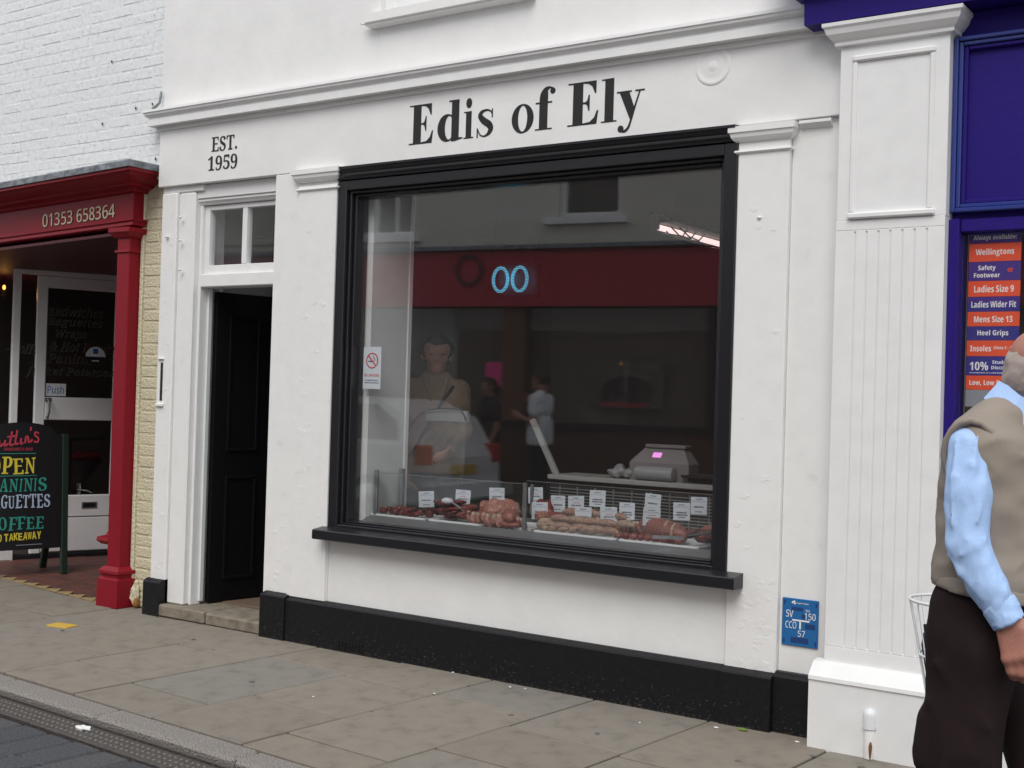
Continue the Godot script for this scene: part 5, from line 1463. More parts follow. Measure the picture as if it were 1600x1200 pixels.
func build_meat() -> void:
	var y := 0.768
	# shallow white trays under the meat
	var trays := [[-4.66, -0.36, 0.40, 0.28, "shallow white tray under dark red diced meat"], [-4.25, -0.36, 0.36, 0.28, "shallow white tray under the red steaks"], [-3.45, -0.34, 0.50, 0.26, "shallow white tray under pale sausages"], [-2.95, -0.32, 0.44, 0.24, "shallow white tray under rolled joint"], [-2.90, -0.62, 0.46, 0.24, "shallow white tray at back right of the counter"], [-3.90, -0.40, 0.28, 0.28, "shallow white tray under pale poultry pieces"]]
	for t in trays:
		var tr := thing("meat_tray", t[4], "tray", "", Vector3(t[0], 0.754, t[1]))
		cb(tr, "base", Vector3(-float(t[2]) / 2, 0, -float(t[3]) / 2), Vector3(float(t[2]) / 2, 0.006, float(t[3]) / 2), M.white_plastic, 0.002)
		for e in [[-1, 0], [1, 0], [0, -1], [0, 1]]:
			var hx: float = float(t[2]) / 2
			var hz: float = float(t[3]) / 2
			if e[0] != 0:
				cb(tr, "rim", Vector3(e[0] * hx - 0.004, 0.0065, -hz), Vector3(e[0] * hx + 0.004, 0.018, hz), M.white_plastic, 0.002)
			else:
				cb(tr, "rim", Vector3(-hx + 0.005, 0.0065, e[1] * hz - 0.004), Vector3(hx - 0.005, 0.018, e[1] * hz + 0.004), M.white_plastic, 0.002)
	var chunks := []
	for i in 44:
		chunks.append([Vector3(rng.randf_range(-0.17, 0.17), rng.randf_range(0.0, 0.025), rng.randf_range(-0.10, 0.10)), Vector3(0.020, 0.014, 0.018), 0.008])
	mound("diced_meat", "low heap of dark red diced meat at left end of counter", Vector3(-4.66, y + 0.012, -0.34), chunks, [M.beef, M.beef_dark])
	var st := []
	for i in 16:
		st.append([Vector3(rng.randf_range(-0.13, 0.14), 0.010 + 0.0052 * i, rng.randf_range(-0.07, 0.07)), Vector3(rng.randf_range(0.045, 0.065), 0.015, rng.randf_range(0.03, 0.045)), 0.010])
	mound("steak_pile", "pile of bright red steaks beside a white scoop", Vector3(-4.30, y + 0.01, -0.33), st, [M.beef, M.beef_dark, M.beef])
	var sc := thing("serving_scoop", "white scoop with long steel handle resting on steaks", "scoop", "", Vector3(-4.36, 0.875, -0.30))
	part(sc, "bowl", lump_mesh(Vector3(0.040, 0.020, 0.030), 0.0, 0.1, 2, 16), M.white_plastic)
	part(sc, "handle", tube_mesh([Vector3(0.03, -0.005, 0.0), Vector3(0.12, -0.04, 0.01), Vector3(0.23, -0.085, 0.02)], [0.007, 0.008, 0.011], 8), M.steel)
	mound("pork_joint", "large pale pink pork joint with rind left of the counter post", Vector3(-4.10, y + 0.04, -0.47), [[Vector3(0, 0.03, 0), Vector3(0.11, 0.055, 0.07), 0.022], [Vector3(0.10, 0.015, 0.06), Vector3(0.06, 0.040, 0.05), 0.018], [Vector3(-0.08, 0.0, 0.08), Vector3(0.055, 0.028, 0.045), 0.014], [Vector3(-0.10, 0.03, -0.02), Vector3(0.06, 0.04, 0.05), 0.016], [Vector3(0.02, 0.0, 0.12), Vector3(0.05, 0.02, 0.03), 0.012], [Vector3(0.13, -0.01, 0.11), Vector3(0.045, 0.022, 0.03), 0.012]], [M.pork, M.pork, M.pork_dark])
	mound("rolled_roast", "pinkish rolled roast in front of pork joint", Vector3(-3.90, y + 0.035, -0.28), [[Vector3(0, 0.015, 0), Vector3(0.075, 0.05, 0.05), 0.012], [Vector3(-0.07, -0.012, 0.02), Vector3(0.05, 0.025, 0.04), 0.01], [Vector3(0.02, -0.02, 0.04), Vector3(0.06, 0.018, 0.02), 0.008]], [M.pork_dark, M.pork])
	mound("poultry_pieces", "pale poultry pieces heaped right of the counter post", Vector3(-3.70, y + 0.03, -0.32), [[Vector3(0, 0.0, 0), Vector3(0.05, 0.035, 0.045), 0.012], [Vector3(-0.04, 0.035, -0.02), Vector3(0.045, 0.03, 0.04), 0.012], [Vector3(0.05, -0.01, 0.05), Vector3(0.04, 0.022, 0.03), 0.01]], [M.fat, M.pork])
	mound("red_joint", "tall red joint of meat with steel skewer", Vector3(-3.86, y + 0.06, -0.55), [[Vector3(0, 0.02, 0), Vector3(0.065, 0.06, 0.05), 0.02], [Vector3(0.05, 0.0, 0.05), Vector3(0.05, 0.035, 0.03), 0.012], [Vector3(0.12, -0.02, 0.04), Vector3(0.09, 0.035, 0.05), 0.014], [Vector3(0.16, -0.03, 0.10), Vector3(0.08, 0.025, 0.04), 0.012]], [M.beef, M.pork_dark, M.beef])
	var sk := thing("meat_skewer", "steel skewer standing upright in the tall red joint", "skewer", "", Vector3(-3.93, 0.90, -0.52))
	part(sk, "rod", tube_mesh([Vector3(0, -0.08, 0), Vector3(0.005, 0.09, 0)], [0.007, 0.012], 8), M.steel_dull)
	# sausages, each link its own
	var ss := thing("sausage_heap", "heap of plump pale pink sausages", "sausages", "", Vector3(-3.45, y + 0.012, -0.36))
	for i in 14:
		var lv := i / 5
		var a := rng.randf_range(-0.35, 0.35)
		var cx := -0.20 + (i % 5) * 0.10 + 0.04 * lv
		var cz := 0.10 - 0.06 * lv + rng.randf_range(-0.02, 0.02)
		var pts := []
		var rr := []
		for k in 9:
			var u := (k - 4) / 4.0
			pts.append(Vector3(cx + cos(a) * u * 0.062, 0.018 + lv * 0.034 + 0.004 * (1 - u * u), cz + sin(a) * u * 0.062 + 0.012 * u * u))
			rr.append([0.004, 0.013, 0.0185, 0.0205, 0.021, 0.0205, 0.0185, 0.013, 0.004][k])
		part(ss, "sausage", tube_mesh(pts, rr, 12), M.sausage if i % 3 else M.sausage_pale)
	var rj := thing("tied_joint", "long rolled red joint with two pale fat bands", "meat", "", Vector3(-3.0, y + 0.055, -0.36))
	var jp := []
	var jr := []
	for k in 13:
		var u := (k - 6) / 6.0
		jp.append(Vector3(u * 0.16, 0.0 - 0.02 * u, 0.05 * u))
		jr.append(0.012 + 0.043 * sqrt(max(0.0, 1.0 - pow(abs(u), 3.0))))
	part(rj, "meat", tube_mesh(jp, jr, 18), M.beef_pale)
	for u in [0.22, 0.52]:
		part(rj, "fat_band", tube_mesh([Vector3((u - 0.05) * 0.16, -0.02 * u, 0.05 * u), Vector3((u + 0.05) * 0.16, -0.02 * u, 0.05 * u)], 0.0565 - 0.004 * u, 18), M.fat)
	var kb := thing("kebab_row", "row of small red meat rolls along the front tray", "meat", "", Vector3(-3.20, y + 0.018, -0.245))
	for i in 9:
		part(kb, "meat_roll", lump_mesh(Vector3(0.024, 0.017, 0.02), 0.008, 0.3, 40 + i, 16), M.beef if i % 2 else M.pork_dark, Vector3(i * 0.042, 0, -0.002 * i))
	mound("steak_heap", "small heap of red steaks at right end of counter", Vector3(-2.76, y + 0.03, -0.36), [[Vector3(0, 0.0, 0), Vector3(0.07, 0.02, 0.05), 0.01], [Vector3(0.03, 0.025, -0.02), Vector3(0.06, 0.018, 0.05), 0.01], [Vector3(-0.02, 0.03, -0.20), Vector3(0.09, 0.025, 0.05), 0.012]], [M.beef, M.beef_dark, M.pork_dark])
	var pk := thing("parsley_tuft", "dark green parsley tuft between sausages and rolled joint", "herb", "", Vector3(-3.19, y + 0.03, -0.34))
	var ps := flat()
	for i in 70:
		var p := Vector3(rng.randfn(0, 0.022), rng.randfn(0.01, 0.014), rng.randfn(0, 0.02))
		var d := Vector3(rng.randfn(), rng.randfn(), rng.randfn()).normalized() * 0.012
		var e := d.cross(Vector3(rng.randfn(), rng.randfn(), rng.randfn())).normalized() * 0.008
		tri(ps, p, p + d + e, p + d - e, Vector3.UP)
	part(pk, "leaves", ps.commit(), M.parsley)
	var kn := thing("butcher_knife", "dark handled knife lying across right hand tray", "knife", "", Vector3(-2.86, y + 0.03, -0.24))
	part(kn, "handle", tube_mesh([Vector3(0.04, 0.012, -0.03), Vector3(0.15, 0.035, -0.10)], 0.010, 8), M.dark_plastic)
	part(kn, "blade", bevel_box(Vector3(0.16, 0.018, 0.003), 0.001), M.steel, Vector3(-0.04, 0.004, 0.02), Basis(Vector3.UP, 0.6))
	# overlapping slices, breasts and chops that fill the row between the larger joints
	for row in [["pork_chops", "row of overlapping pale pork chops beside the steaks", -4.17, 0.036, 9, "pork", "fat", Vector3(0.016, 0.040, 0.036)], ["lamb_cutlets", "row of small red cutlets with fat edges at the counter post", -3.99, 0.026, 8, "beef_pale", "fat", Vector3(0.013, 0.034, 0.032)], ["chicken_breasts", "pale chicken breasts lying in front of the sausages", -3.66, 0.060, 6, "sausage_pale", "pork", Vector3(0.036, 0.018, 0.026)], ["bacon_slices", "fanned slices of streaky bacon behind the sausages", -3.52, 0.036, 9, "beef_pale", "fat", Vector3(0.020, 0.042, 0.030)], ["braising_steaks", "dark braising steaks behind the rolled joint", -3.10, 0.058, 7, "beef_dark", "beef", Vector3(0.040, 0.018, 0.032)]]:
		var behind: bool = row[0] in ["bacon_slices", "braising_steaks"]
		var tn := thing(row[0], row[1], "meat", "", Vector3(row[2], y + 0.022, -0.54 if behind else -0.265))
		for i in int(row[4]):
			var dz := rng.randf_range(-0.012, 0.012)
			var tilt := Basis.from_euler(Vector3(rng.randf_range(-0.2, 0.2), rng.randf_range(-0.4, 0.4), rng.randf_range(0.3, 0.7)))
			var pc := part(tn, "piece", lump_mesh(row[7], 0.007, 0.22, 70 + i, 18), M[row[5]], Vector3(i * float(row[3]), rng.randf_range(-0.004, 0.008), dz), tilt)
			part(pc, "fat_edge", lump_mesh((row[7] as Vector3) * Vector3(0.8, 0.5, 0.5), 0.005, 0.25, 90 + i, 12), M[row[6]], Vector3(0.003, float(row[7].y) * 0.62, 0.004))
	# price tickets on spikes
	var kinds := [["one heading line over two lines of print", M.ticket0], ["a red middle line", M.ticket1], ["bold print along its foot", M.ticket2]]
	var spots := [[-4.53, 0.872, -0.32, "standing behind diced meat"], [-4.40, 0.880, -0.50, "behind the white scoop"], [-4.24, 0.898, -0.62, "behind pork joint, left of the post"], [-4.12, 0.852, -0.50, "stuck in the pork joint"], [-4.02, 0.912, -0.70, "behind upright skewer"], [-3.76, 0.862, -0.35, "leaning on poultry pieces"], [-3.80, 0.884, -0.60, "beside the tall red joint"], [-3.68, 0.890, -0.60, "right of the tall red joint"], [-3.60, 0.923, -0.70, "before back grille above sausages"], [-3.48, 0.857, -0.35, "at left end of sausages"], [-3.322, 0.869, -0.35, "in the middle of sausages"], [-3.33, 0.880, -0.56, "behind the sausages"], [-3.248, 0.927, -0.70, "before back grille above rolled joint"], [-3.066, 0.883, -0.35, "over the rolled joint"], [-2.98, 0.908, -0.52, "behind the rolled joint"], [-2.93, 0.936, -0.62, "at far right by the grille"]]
	for i in spots.size():
		var q: Array = spots[i]
		var k: int = i % 3
		var t := thing("price_ticket", "white price ticket %s" % q[3], "price ticket", "price tickets in the counter", Vector3(q[0], q[1], q[2]))
		t.rotation = Vector3(rng.randf_range(-0.12, 0.02), 0.35 + rng.randf_range(-0.25, 0.25), rng.randf_range(-0.07, 0.07))
		cb(t, "card", Vector3(-0.045, -0.047, -0.003), Vector3(0.045, 0.047, 0.0), M.card, 0.0006)
		var qm := QuadMesh.new()
		qm.size = Vector2(0.086, 0.090)
		part(t, "print", qm, kinds[k][1], Vector3(0, 0, 0.0012))
		part(t, "spike", tube_mesh([Vector3(0, -0.14, -0.004), Vector3(0, -0.04, -0.004)], 0.0016, 5), M.steel)

# ------------------------------------------------------------------ a car parked across the street, seen only in the glass
func parked_car() -> void:
	var c := thing("parked_car", "silver white hatchback parked along the far kerb", "car", "", Vector3(-10.7, -0.036, 5.95))
	c.rotation.y = deg_to_rad(-3.6)
	var low := flat()
	slab(low, pv([-1.98, 0.28, 1.92, 0.28, 2.0, 0.45, 1.99, 0.80, 1.90, 0.93, -0.75, 0.95, -1.75, 0.82, -1.98, 0.62]), -0.80, 0.80)
	part(c, "body", low.commit(), M.car_paint)
	var cab := flat()
	var p0 := pv([-0.85, 0.945, -0.15, 1.42, 0.25, 1.47, 1.25, 1.45, 1.72, 1.25, 1.88, 0.93])
	for i in p0.size() - 1:
		var a := p0[i]
		var b := p0[i + 1]
		var wa := 0.79 - (a.y - 0.93) * 0.30
		var wb := 0.79 - (b.y - 0.93) * 0.30
		quad(cab, Vector3(a.x, a.y, -wa), Vector3(a.x, a.y, wa), Vector3(b.x, b.y, wb), Vector3(b.x, b.y, -wb), Vector3(a.y - b.y, b.x - a.x, 0))
	var idx := Geometry2D.triangulate_polygon(ccw(p0))
	var pc := ccw(p0)
	for i in range(0, idx.size(), 3):
		for sd in [-1.0, 1.0]:
			var v := []
			for k in 3:
				var q := pc[idx[i + k]]
				v.append(Vector3(q.x, q.y, sd * (0.79 - (q.y - 0.93) * 0.30)))
			tri(cab, v[0], v[1], v[2], Vector3(0, 0.3, sd))
	part(c, "cabin", cab.commit(), M.car_paint)
	for sd in [-1.0, 1.0]:
		for wn in [[-0.62, 0.99, -0.10, 1.37, 0.42, 1.41, 0.42, 0.99], [0.50, 0.99, 0.50, 1.41, 1.22, 1.40, 1.55, 1.22, 1.62, 0.99]]:
			var ws := flat()
			slab(ws, pv(wn), 0.0, 0.012)
			part(c, "side_window", ws.commit(), M.dark_plastic, Vector3(0, 0, sd * 0.72 - 0.006), Basis()).transform = Transform3D(Basis(Vector3.RIGHT, sd * -0.29), Vector3(0, 0.045, sd * 0.785 + (0.275 if sd > 0 else -0.275)))
		for wx in [-1.30, 1.25]:
			var wh := part(c, "wheel", lathe_mesh([Vector2(0.0, -0.09), Vector2(0.27, -0.09), Vector2(0.30, -0.06), Vector2(0.30, 0.06), Vector2(0.27, 0.09), Vector2(0.0, 0.09)], 28), M.tyre, Vector3(wx, 0.30, sd * 0.73), Basis(Vector3.RIGHT, PI / 2))
			part(wh, "rim", lathe_mesh([Vector2(0.0, -0.10), Vector2(0.19, -0.10), Vector2(0.20, 0.0), Vector2(0.19, 0.10), Vector2(0.0, 0.10)], 24), M.steel)
		cb(c, "tail_light", Vector3(1.86, 0.72, sd * 0.62), Vector3(2.01, 0.95, sd * 0.81), M.tail_red, 0.02)
		cb(c, "headlight", Vector3(-1.96, 0.60, sd * 0.50), Vector3(-1.80, 0.76, sd * 0.78), M.white_plastic, 0.02)
		cb(c, "door_handle", Vector3(0.26, 0.86, sd * 0.795), Vector3(0.40, 0.89, sd * 0.825), M.car_paint, 0.006)
	cb(c, "bumper", Vector3(1.93, 0.30, -0.78), Vector3(2.06, 0.52, 0.78), M.car_paint, 0.03)
	cb(c, "bumper", Vector3(-2.04, 0.28, -0.78), Vector3(-1.93, 0.50, 0.78), M.car_paint, 0.03)
	cb(c, "number_plate", Vector3(2.0, 0.60, -0.26), Vector3(2.02, 0.71, 0.26), M.yellow, 0.002)

# ------------------------------------------------------------------ the wire stand outside the shoe shop
func build_street_things() -> void:
	parked_car()
	var t := thing("wire_stand", "white wire basket stand tapering downward beside the fluted pilaster", "stand", "", Vector3(-1.215, 0.0, 0.80))
	for q in [[0.80, 0.16, 0.006], [0.605, 0.1225, 0.005], [0.22, 0.049, 0.005]]:
		var ring := []
		for i in 33:
			ring.append(Vector3(cos(TAU * i / 32) * float(q[1]), q[0], sin(TAU * i / 32) * float(q[1])))
		part(t, "ring", tube_mesh(ring, q[2], 6), M.white_plastic)
	for i in 14:
		var a := TAU * i / 14
		part(t, "wire", tube_mesh([Vector3(cos(a) * 0.16, 0.80, sin(a) * 0.16), Vector3(cos(a) * 0.049, 0.22, sin(a) * 0.049)], 0.0028, 5), M.white_plastic)
	part(t, "pole", tube_mesh([Vector3(0, 0.01, 0), Vector3(0, 0.24, 0)], 0.014, 10), M.white_plastic)
	part(t, "foot", lathe_mesh([Vector2(0.17, 0.0), Vector2(0.17, 0.012), Vector2(0.03, 0.03), Vector2(0.0, 0.03)], 28), M.white_plastic)
	part(t, "basket_floor", lathe_mesh([Vector2(0.0, 0.23), Vector2(0.049, 0.23), Vector2(0.049, 0.235), Vector2(0.0, 0.236)], 20), M.white_plastic)
	var u := thing("folded_umbrella", "folded dark navy umbrella standing in the white wire basket", "umbrella", "", Vector3(-1.215, 0.237, 0.80))
	part(u, "cloth", tube_mesh([Vector3(0.0, 0.0, 0.0), Vector3(-0.035, 0.14, 0.0), Vector3(-0.070, 0.30, 0.01), Vector3(-0.090, 0.40, 0.01), Vector3(-0.095, 0.44, 0.01)], [0.012, 0.024, 0.028, 0.027, 0.016], 14), M.navy)
	part(u, "handle", tube_mesh([Vector3(-0.095, 0.43, 0.01), Vector3(-0.10, 0.47, 0.01)], 0.012, 8), M.navy)
	var u2 := thing("rolled_paper", "pale rolled bundle standing beside the navy umbrella", "roll", "", Vector3(-1.205, 0.237, 0.825))
	part(u2, "bundle", tube_mesh([Vector3(0, 0.0, 0), Vector3(0.0, 0.2, 0.02), Vector3(0.01, 0.36, 0.04)], [0.016, 0.024, 0.022], 12), M.white_plastic)

# ------------------------------------------------------------------ people: tapered bones joined into one smooth surface
func bone(ax: float, ay: float, az: float, bx: float, by: float, bz: float, ra: float, rb: float) -> Array:
	return [Vector3(ax, ay, az), Vector3(bx, by, bz), ra, rb]

func vb(a: Vector3, b: Vector3, ra: float, rb: float) -> Array:
	return [a, b, ra, rb]

# returns [vertices, indices]; clips: planes (Vector4: outward normal, offset) that cut the shape; fold: [amplitude, frequency, stretch, seed]
func surface_of(bones: Array, cell: float, k := 70.0, clips: Array = [], fold: Array = []) -> Array:
	var lo := Vector3(1e9, 1e9, 1e9)
	var hi := -lo
	for b in bones:
		var r: float = max(b[2], b[3]) + 0.03
		lo = lo.min((b[0] as Vector3).min(b[1]) - Vector3.ONE * r)
		hi = hi.max((b[0] as Vector3).max(b[1]) + Vector3.ONE * r)
	var nx := int(ceil((hi.x - lo.x) / cell)) + 1
	var ny := int(ceil((hi.y - lo.y) / cell)) + 1
	var nz := int(ceil((hi.z - lo.z) / cell)) + 1
	var f := PackedFloat32Array()
	f.resize(nx * ny * nz)
	var reach := 0.03
	for b in bones:
		var a: Vector3 = b[0]
		var e: Vector3 = (b[1] as Vector3) - a
		var ra: float = b[2]
		var dr: float = float(b[3]) - ra
		var l2: float = max(e.length_squared(), 1e-9)
		var rm: float = max(b[2], b[3]) + reach
		var i0 := (a.min(b[1]) - Vector3.ONE * rm - lo) / cell
		var i1 := (a.max(b[1]) + Vector3.ONE * rm - lo) / cell
		for z in range(max(0, int(i0.z)), min(nz - 1, int(i1.z) + 1) + 1):
			for y in range(max(0, int(i0.y)), min(ny - 1, int(i1.y) + 1) + 1):
				var row := (z * ny + y) * nx
				for x in range(max(0, int(i0.x)), min(nx - 1, int(i1.x) + 1) + 1):
					var p := Vector3(lo.x + x * cell, lo.y + y * cell, lo.z + z * cell) - a
					var t := clampf(p.dot(e) / l2, 0.0, 1.0)
					var d := (p - e * t).length() - (ra + dr * t)
					if d < reach:
						f[row + x] += exp(-k * d)
	for z in nz:
		for y in ny:
			for x in nx:
				var i := (z * ny + y) * nx + x
				var v := f[i]
				var d := reach if v <= 0.0 else -log(v) / k
				for c: Vector4 in clips:
					d = max(d, c.x * (lo.x + x * cell) + c.y * (lo.y + y * cell) + c.z * (lo.z + z * cell) - c.w)
				f[i] = d
	var at := PackedInt32Array()
	at.resize(nx * ny * nz)
	at.fill(-1)
	var verts := PackedVector3Array()
	var corner := [0, 1, nx, nx + 1, nx * ny, nx * ny + 1, nx * ny + nx, nx * ny + nx + 1]
	var cpos := [Vector3(0, 0, 0), Vector3(1, 0, 0), Vector3(0, 1, 0), Vector3(1, 1, 0), Vector3(0, 0, 1), Vector3(1, 0, 1), Vector3(0, 1, 1), Vector3(1, 1, 1)]
	var edges := [[0, 1], [2, 3], [4, 5], [6, 7], [0, 2], [1, 3], [4, 6], [5, 7], [0, 4], [1, 5], [2, 6], [3, 7]]
	for z in nz - 1:
		for y in ny - 1:
			for x in nx - 1:
				var i := (z * ny + y) * nx + x
				var s := 0
				for q in 8:
					if f[i + corner[q]] < 0.0:
						s += 1
				if s == 0 or s == 8:
					continue
				var sum := Vector3.ZERO
				var n := 0
				for ed in edges:
					var va := f[i + corner[ed[0]]]
					var vc := f[i + corner[ed[1]]]
					if (va < 0.0) != (vc < 0.0):
						sum += (cpos[ed[0]] as Vector3).lerp(cpos[ed[1]], va / (va - vc))
						n += 1
				at[i] = verts.size()
				verts.append(lo + (Vector3(x, y, z) + sum / n) * cell)
	var idx := PackedInt32Array()
	for z in range(1, nz - 1):
		for y in range(1, ny - 1):
			for x in range(1, nx - 1):
				var i := (z * ny + y) * nx + x
				var inside := f[i] < 0.0
				for ax in 3:
					var step: int = [1, nx, nx * ny][ax]
					if inside == (f[i + step] < 0.0):
						continue
					var u: int = [nx, nx * ny, 1][ax]
					var w: int = [nx * ny, 1, nx][ax]
					var a := at[i - u - w]
					var b := at[i - w]
					var c := at[i]
					var d := at[i - u]
					if a < 0 or b < 0 or c < 0 or d < 0:
						continue
					if inside:
						idx.append_array([a, c, b, a, d, c])
					else:
						idx.append_array([a, b, c, a, c, d])
	if fold.size():
		var nn := FastNoiseLite.new()
		nn.seed = fold[3]
		nn.frequency = fold[1]
		nn.fractal_octaves = 3
		var st: Vector3 = fold[2]
		var nrm := PackedVector3Array()
		nrm.resize(verts.size())
		for i in range(0, idx.size(), 3):
			var g := (verts[idx[i + 2]] - verts[idx[i]]).cross(verts[idx[i + 1]] - verts[idx[i]])
			for q in 3:
				nrm[idx[i + q]] += g
		for i in verts.size():
			var v: float = 1.0 - 2.0 * abs(nn.get_noise_3dv(verts[i] * st))
			verts[i] += nrm[i].normalized() * (max(v, 0.0) - 0.6) * float(fold[0])
	return [verts, idx]

func skin_mesh(parts: Array) -> ArrayMesh:
	var v := PackedVector3Array()
	var idx := PackedInt32Array()
	for p in parts:
		var o := v.size()
		v.append_array(p[0])
		for i: int in p[1]:
			idx.append(i + o)
	return smooth_mesh(v, idx)

# c: middle of the head; f, u, r: forward, up, right
func head_bones(c: Vector3, f: Vector3, u: Vector3, r: Vector3, s := 1.0) -> Array:
	var q := func(a: float, b: float, d: float) -> Vector3: return c + (f * a + u * b + r * d) * s
	var out := [vb(q.call(-0.028, 0.035, -0.012), q.call(0.022, 0.04, -0.012), 0.072 * s, 0.068 * s), vb(q.call(-0.028, 0.035, 0.012), q.call(0.022, 0.04, 0.012), 0.072 * s, 0.068 * s),
		vb(q.call(0.026, 0.0, 0.0), q.call(0.026, -0.062, 0.0), 0.060 * s, 0.042 * s), vb(q.call(0.050, -0.086, -0.012), q.call(0.050, -0.086, 0.012), 0.022 * s, 0.022 * s),
		vb(q.call(0.088, 0.012, 0.0), q.call(0.100, -0.026, 0.0), 0.008 * s, 0.011 * s), vb(q.call(0.082, -0.030, -0.012), q.call(0.082, -0.030, 0.012), 0.009 * s, 0.009 * s),
		vb(q.call(0.068, 0.026, -0.032), q.call(0.072, 0.028, 0.032), 0.020 * s, 0.020 * s),
		vb(q.call(0.050, -0.020, -0.040), q.call(0.050, -0.020, 0.040), 0.026 * s, 0.026 * s),
		vb(q.call(0.066, -0.052, -0.017), q.call(0.066, -0.052, 0.017), 0.0085 * s, 0.0085 * s), vb(q.call(0.064, -0.066, -0.014), q.call(0.064, -0.066, 0.014), 0.0085 * s, 0.0085 * s)]
	for e in [-1.0, 1.0]:
		out.append(vb(q.call(-0.014, 0.020, e * 0.086), q.call(0.0, -0.026, e * 0.080), 0.016 * s, 0.010 * s))
	out.append(vb(q.call(-0.03, -0.05, 0.0), q.call(-0.045, -0.13, 0.0), 0.052 * s, 0.056 * s))
	return out

# w: wrist; h: along the hand; n: the way the palm faces; l: towards the thumb
func hand_bones(w: Vector3, h: Vector3, n: Vector3, l: Vector3, curl := 0.6, s := 1.0) -> Array:
	var out := []
	for i in 4:
		var o := (1.5 - i) * 0.019 * s
		out.append(vb(w + l * o * 0.55, w + h * 0.082 * s + l * o, 0.018 * s, 0.0125 * s))
		var ln: float = [0.040, 0.045, 0.041, 0.032][i] * s
		var root := w + h * 0.084 * s + l * o * 1.05
		var d1 := (h * cos(curl * 0.6) + n * sin(curl * 0.6)).normalized()
		var k1 := root + d1 * ln
		var d2 := (h * cos(curl * 1.6) + n * sin(curl * 1.6)).normalized()
		var k2 := k1 + d2 * ln * 0.72
		var d3 := (h * cos(curl * 2.4) + n * sin(curl * 2.4)).normalized()
		out.append(vb(root, k1, 0.0098 * s, 0.0092 * s))
		out.append(vb(k1, k2, 0.0092 * s, 0.0084 * s))
		out.append(vb(k2, k2 + d3 * ln * 0.55, 0.0082 * s, 0.0070 * s))
	var t0 := w + h * 0.022 * s + l * 0.024 * s
	var t1 := t0 + (h * 0.75 + l * 0.55 + n * 0.35).normalized() * 0.042 * s
	var t2 := t1 + (h * 0.95 + l * 0.1 + n * 0.4).normalized() * 0.032 * s
	out.append(vb(t0, t1, 0.016 * s, 0.0115 * s))
	out.append(vb(t1, t2, 0.011 * s, 0.0085 * s))
	return out

func build_people() -> void:
	old_man()
	# customer inside the shop, looking out
	var c := figure("person", "person in tan jacket with shoulder strap standing inside the shop", Vector3(-5.10, 0.085, -1.10), deg_to_rad(40), 1.02,
		{"top": M.tan, "legs": M.black_cloth, "hair": M.hair_dark, "sleeve": 1.0},
		[[Vector3(-0.165, 1.39, 0.0), Vector3(-0.19, 1.13, -0.03), Vector3(-0.17, 0.90, 0.06)], [Vector3(0.165, 1.39, 0.0), Vector3(0.19, 1.14, 0.0), Vector3(0.10, 1.03, 0.20)]], "full", 1.10)
	var strap := []
	for p in [[0.12, 1.475, -0.02], [0.11, 1.45, 0.075], [0.03, 1.33, 0.122], [-0.06, 1.17, 0.126], [-0.14, 1.02, 0.116], [-0.19, 0.95, 0.06]]:
		strap.append(Vector3(p[0], p[1], p[2]))
	for e in [-1.0, 1.0]:
		part(c, "jacket_collar", tube_mesh([Vector3(e * 0.05, 1.55, -0.045), Vector3(e * 0.075, 1.525, 0.01), Vector3(e * 0.062, 1.46, 0.085), Vector3(e * 0.028, 1.36, 0.128)], [0.014, 0.018, 0.018, 0.008], 8), M.tan)
	part(c, "bag_strap", tube_mesh(strap, 0.011, 8), M.black_cloth)
	# two people on the far pavement
	figure("person", "person in pale T shirt and dark trousers on the far pavement", Vector3(-8.45, 0.0, 7.30), deg_to_rad(-100), 1.04,
		{"top": M.tee, "legs": M.jeans, "hair": M.hair_dark, "sleeve": 0.0},
		[[Vector3(-0.18, 1.40, 0.0), Vector3(-0.22, 1.12, -0.02), Vector3(-0.16, 1.20, 0.20)], [Vector3(0.18, 1.40, 0.0), Vector3(0.22, 1.13, 0.04), Vector3(0.12, 1.36, 0.18)]], "short")
	figure("person", "person with dark hair and black top on the far pavement", Vector3(-9.20, 0.0, 7.25), deg_to_rad(-150), 0.98,
		{"top": M.black_cloth, "legs": M.jeans, "hair": M.hair_dark, "sleeve": 0.0},
		[[Vector3(-0.17, 1.39, 0.0), Vector3(-0.21, 1.11, -0.02), Vector3(-0.20, 0.88, 0.10)], [Vector3(0.17, 1.39, 0.0), Vector3(0.21, 1.11, -0.02), Vector3(0.20, 0.88, 0.10)]], "long")

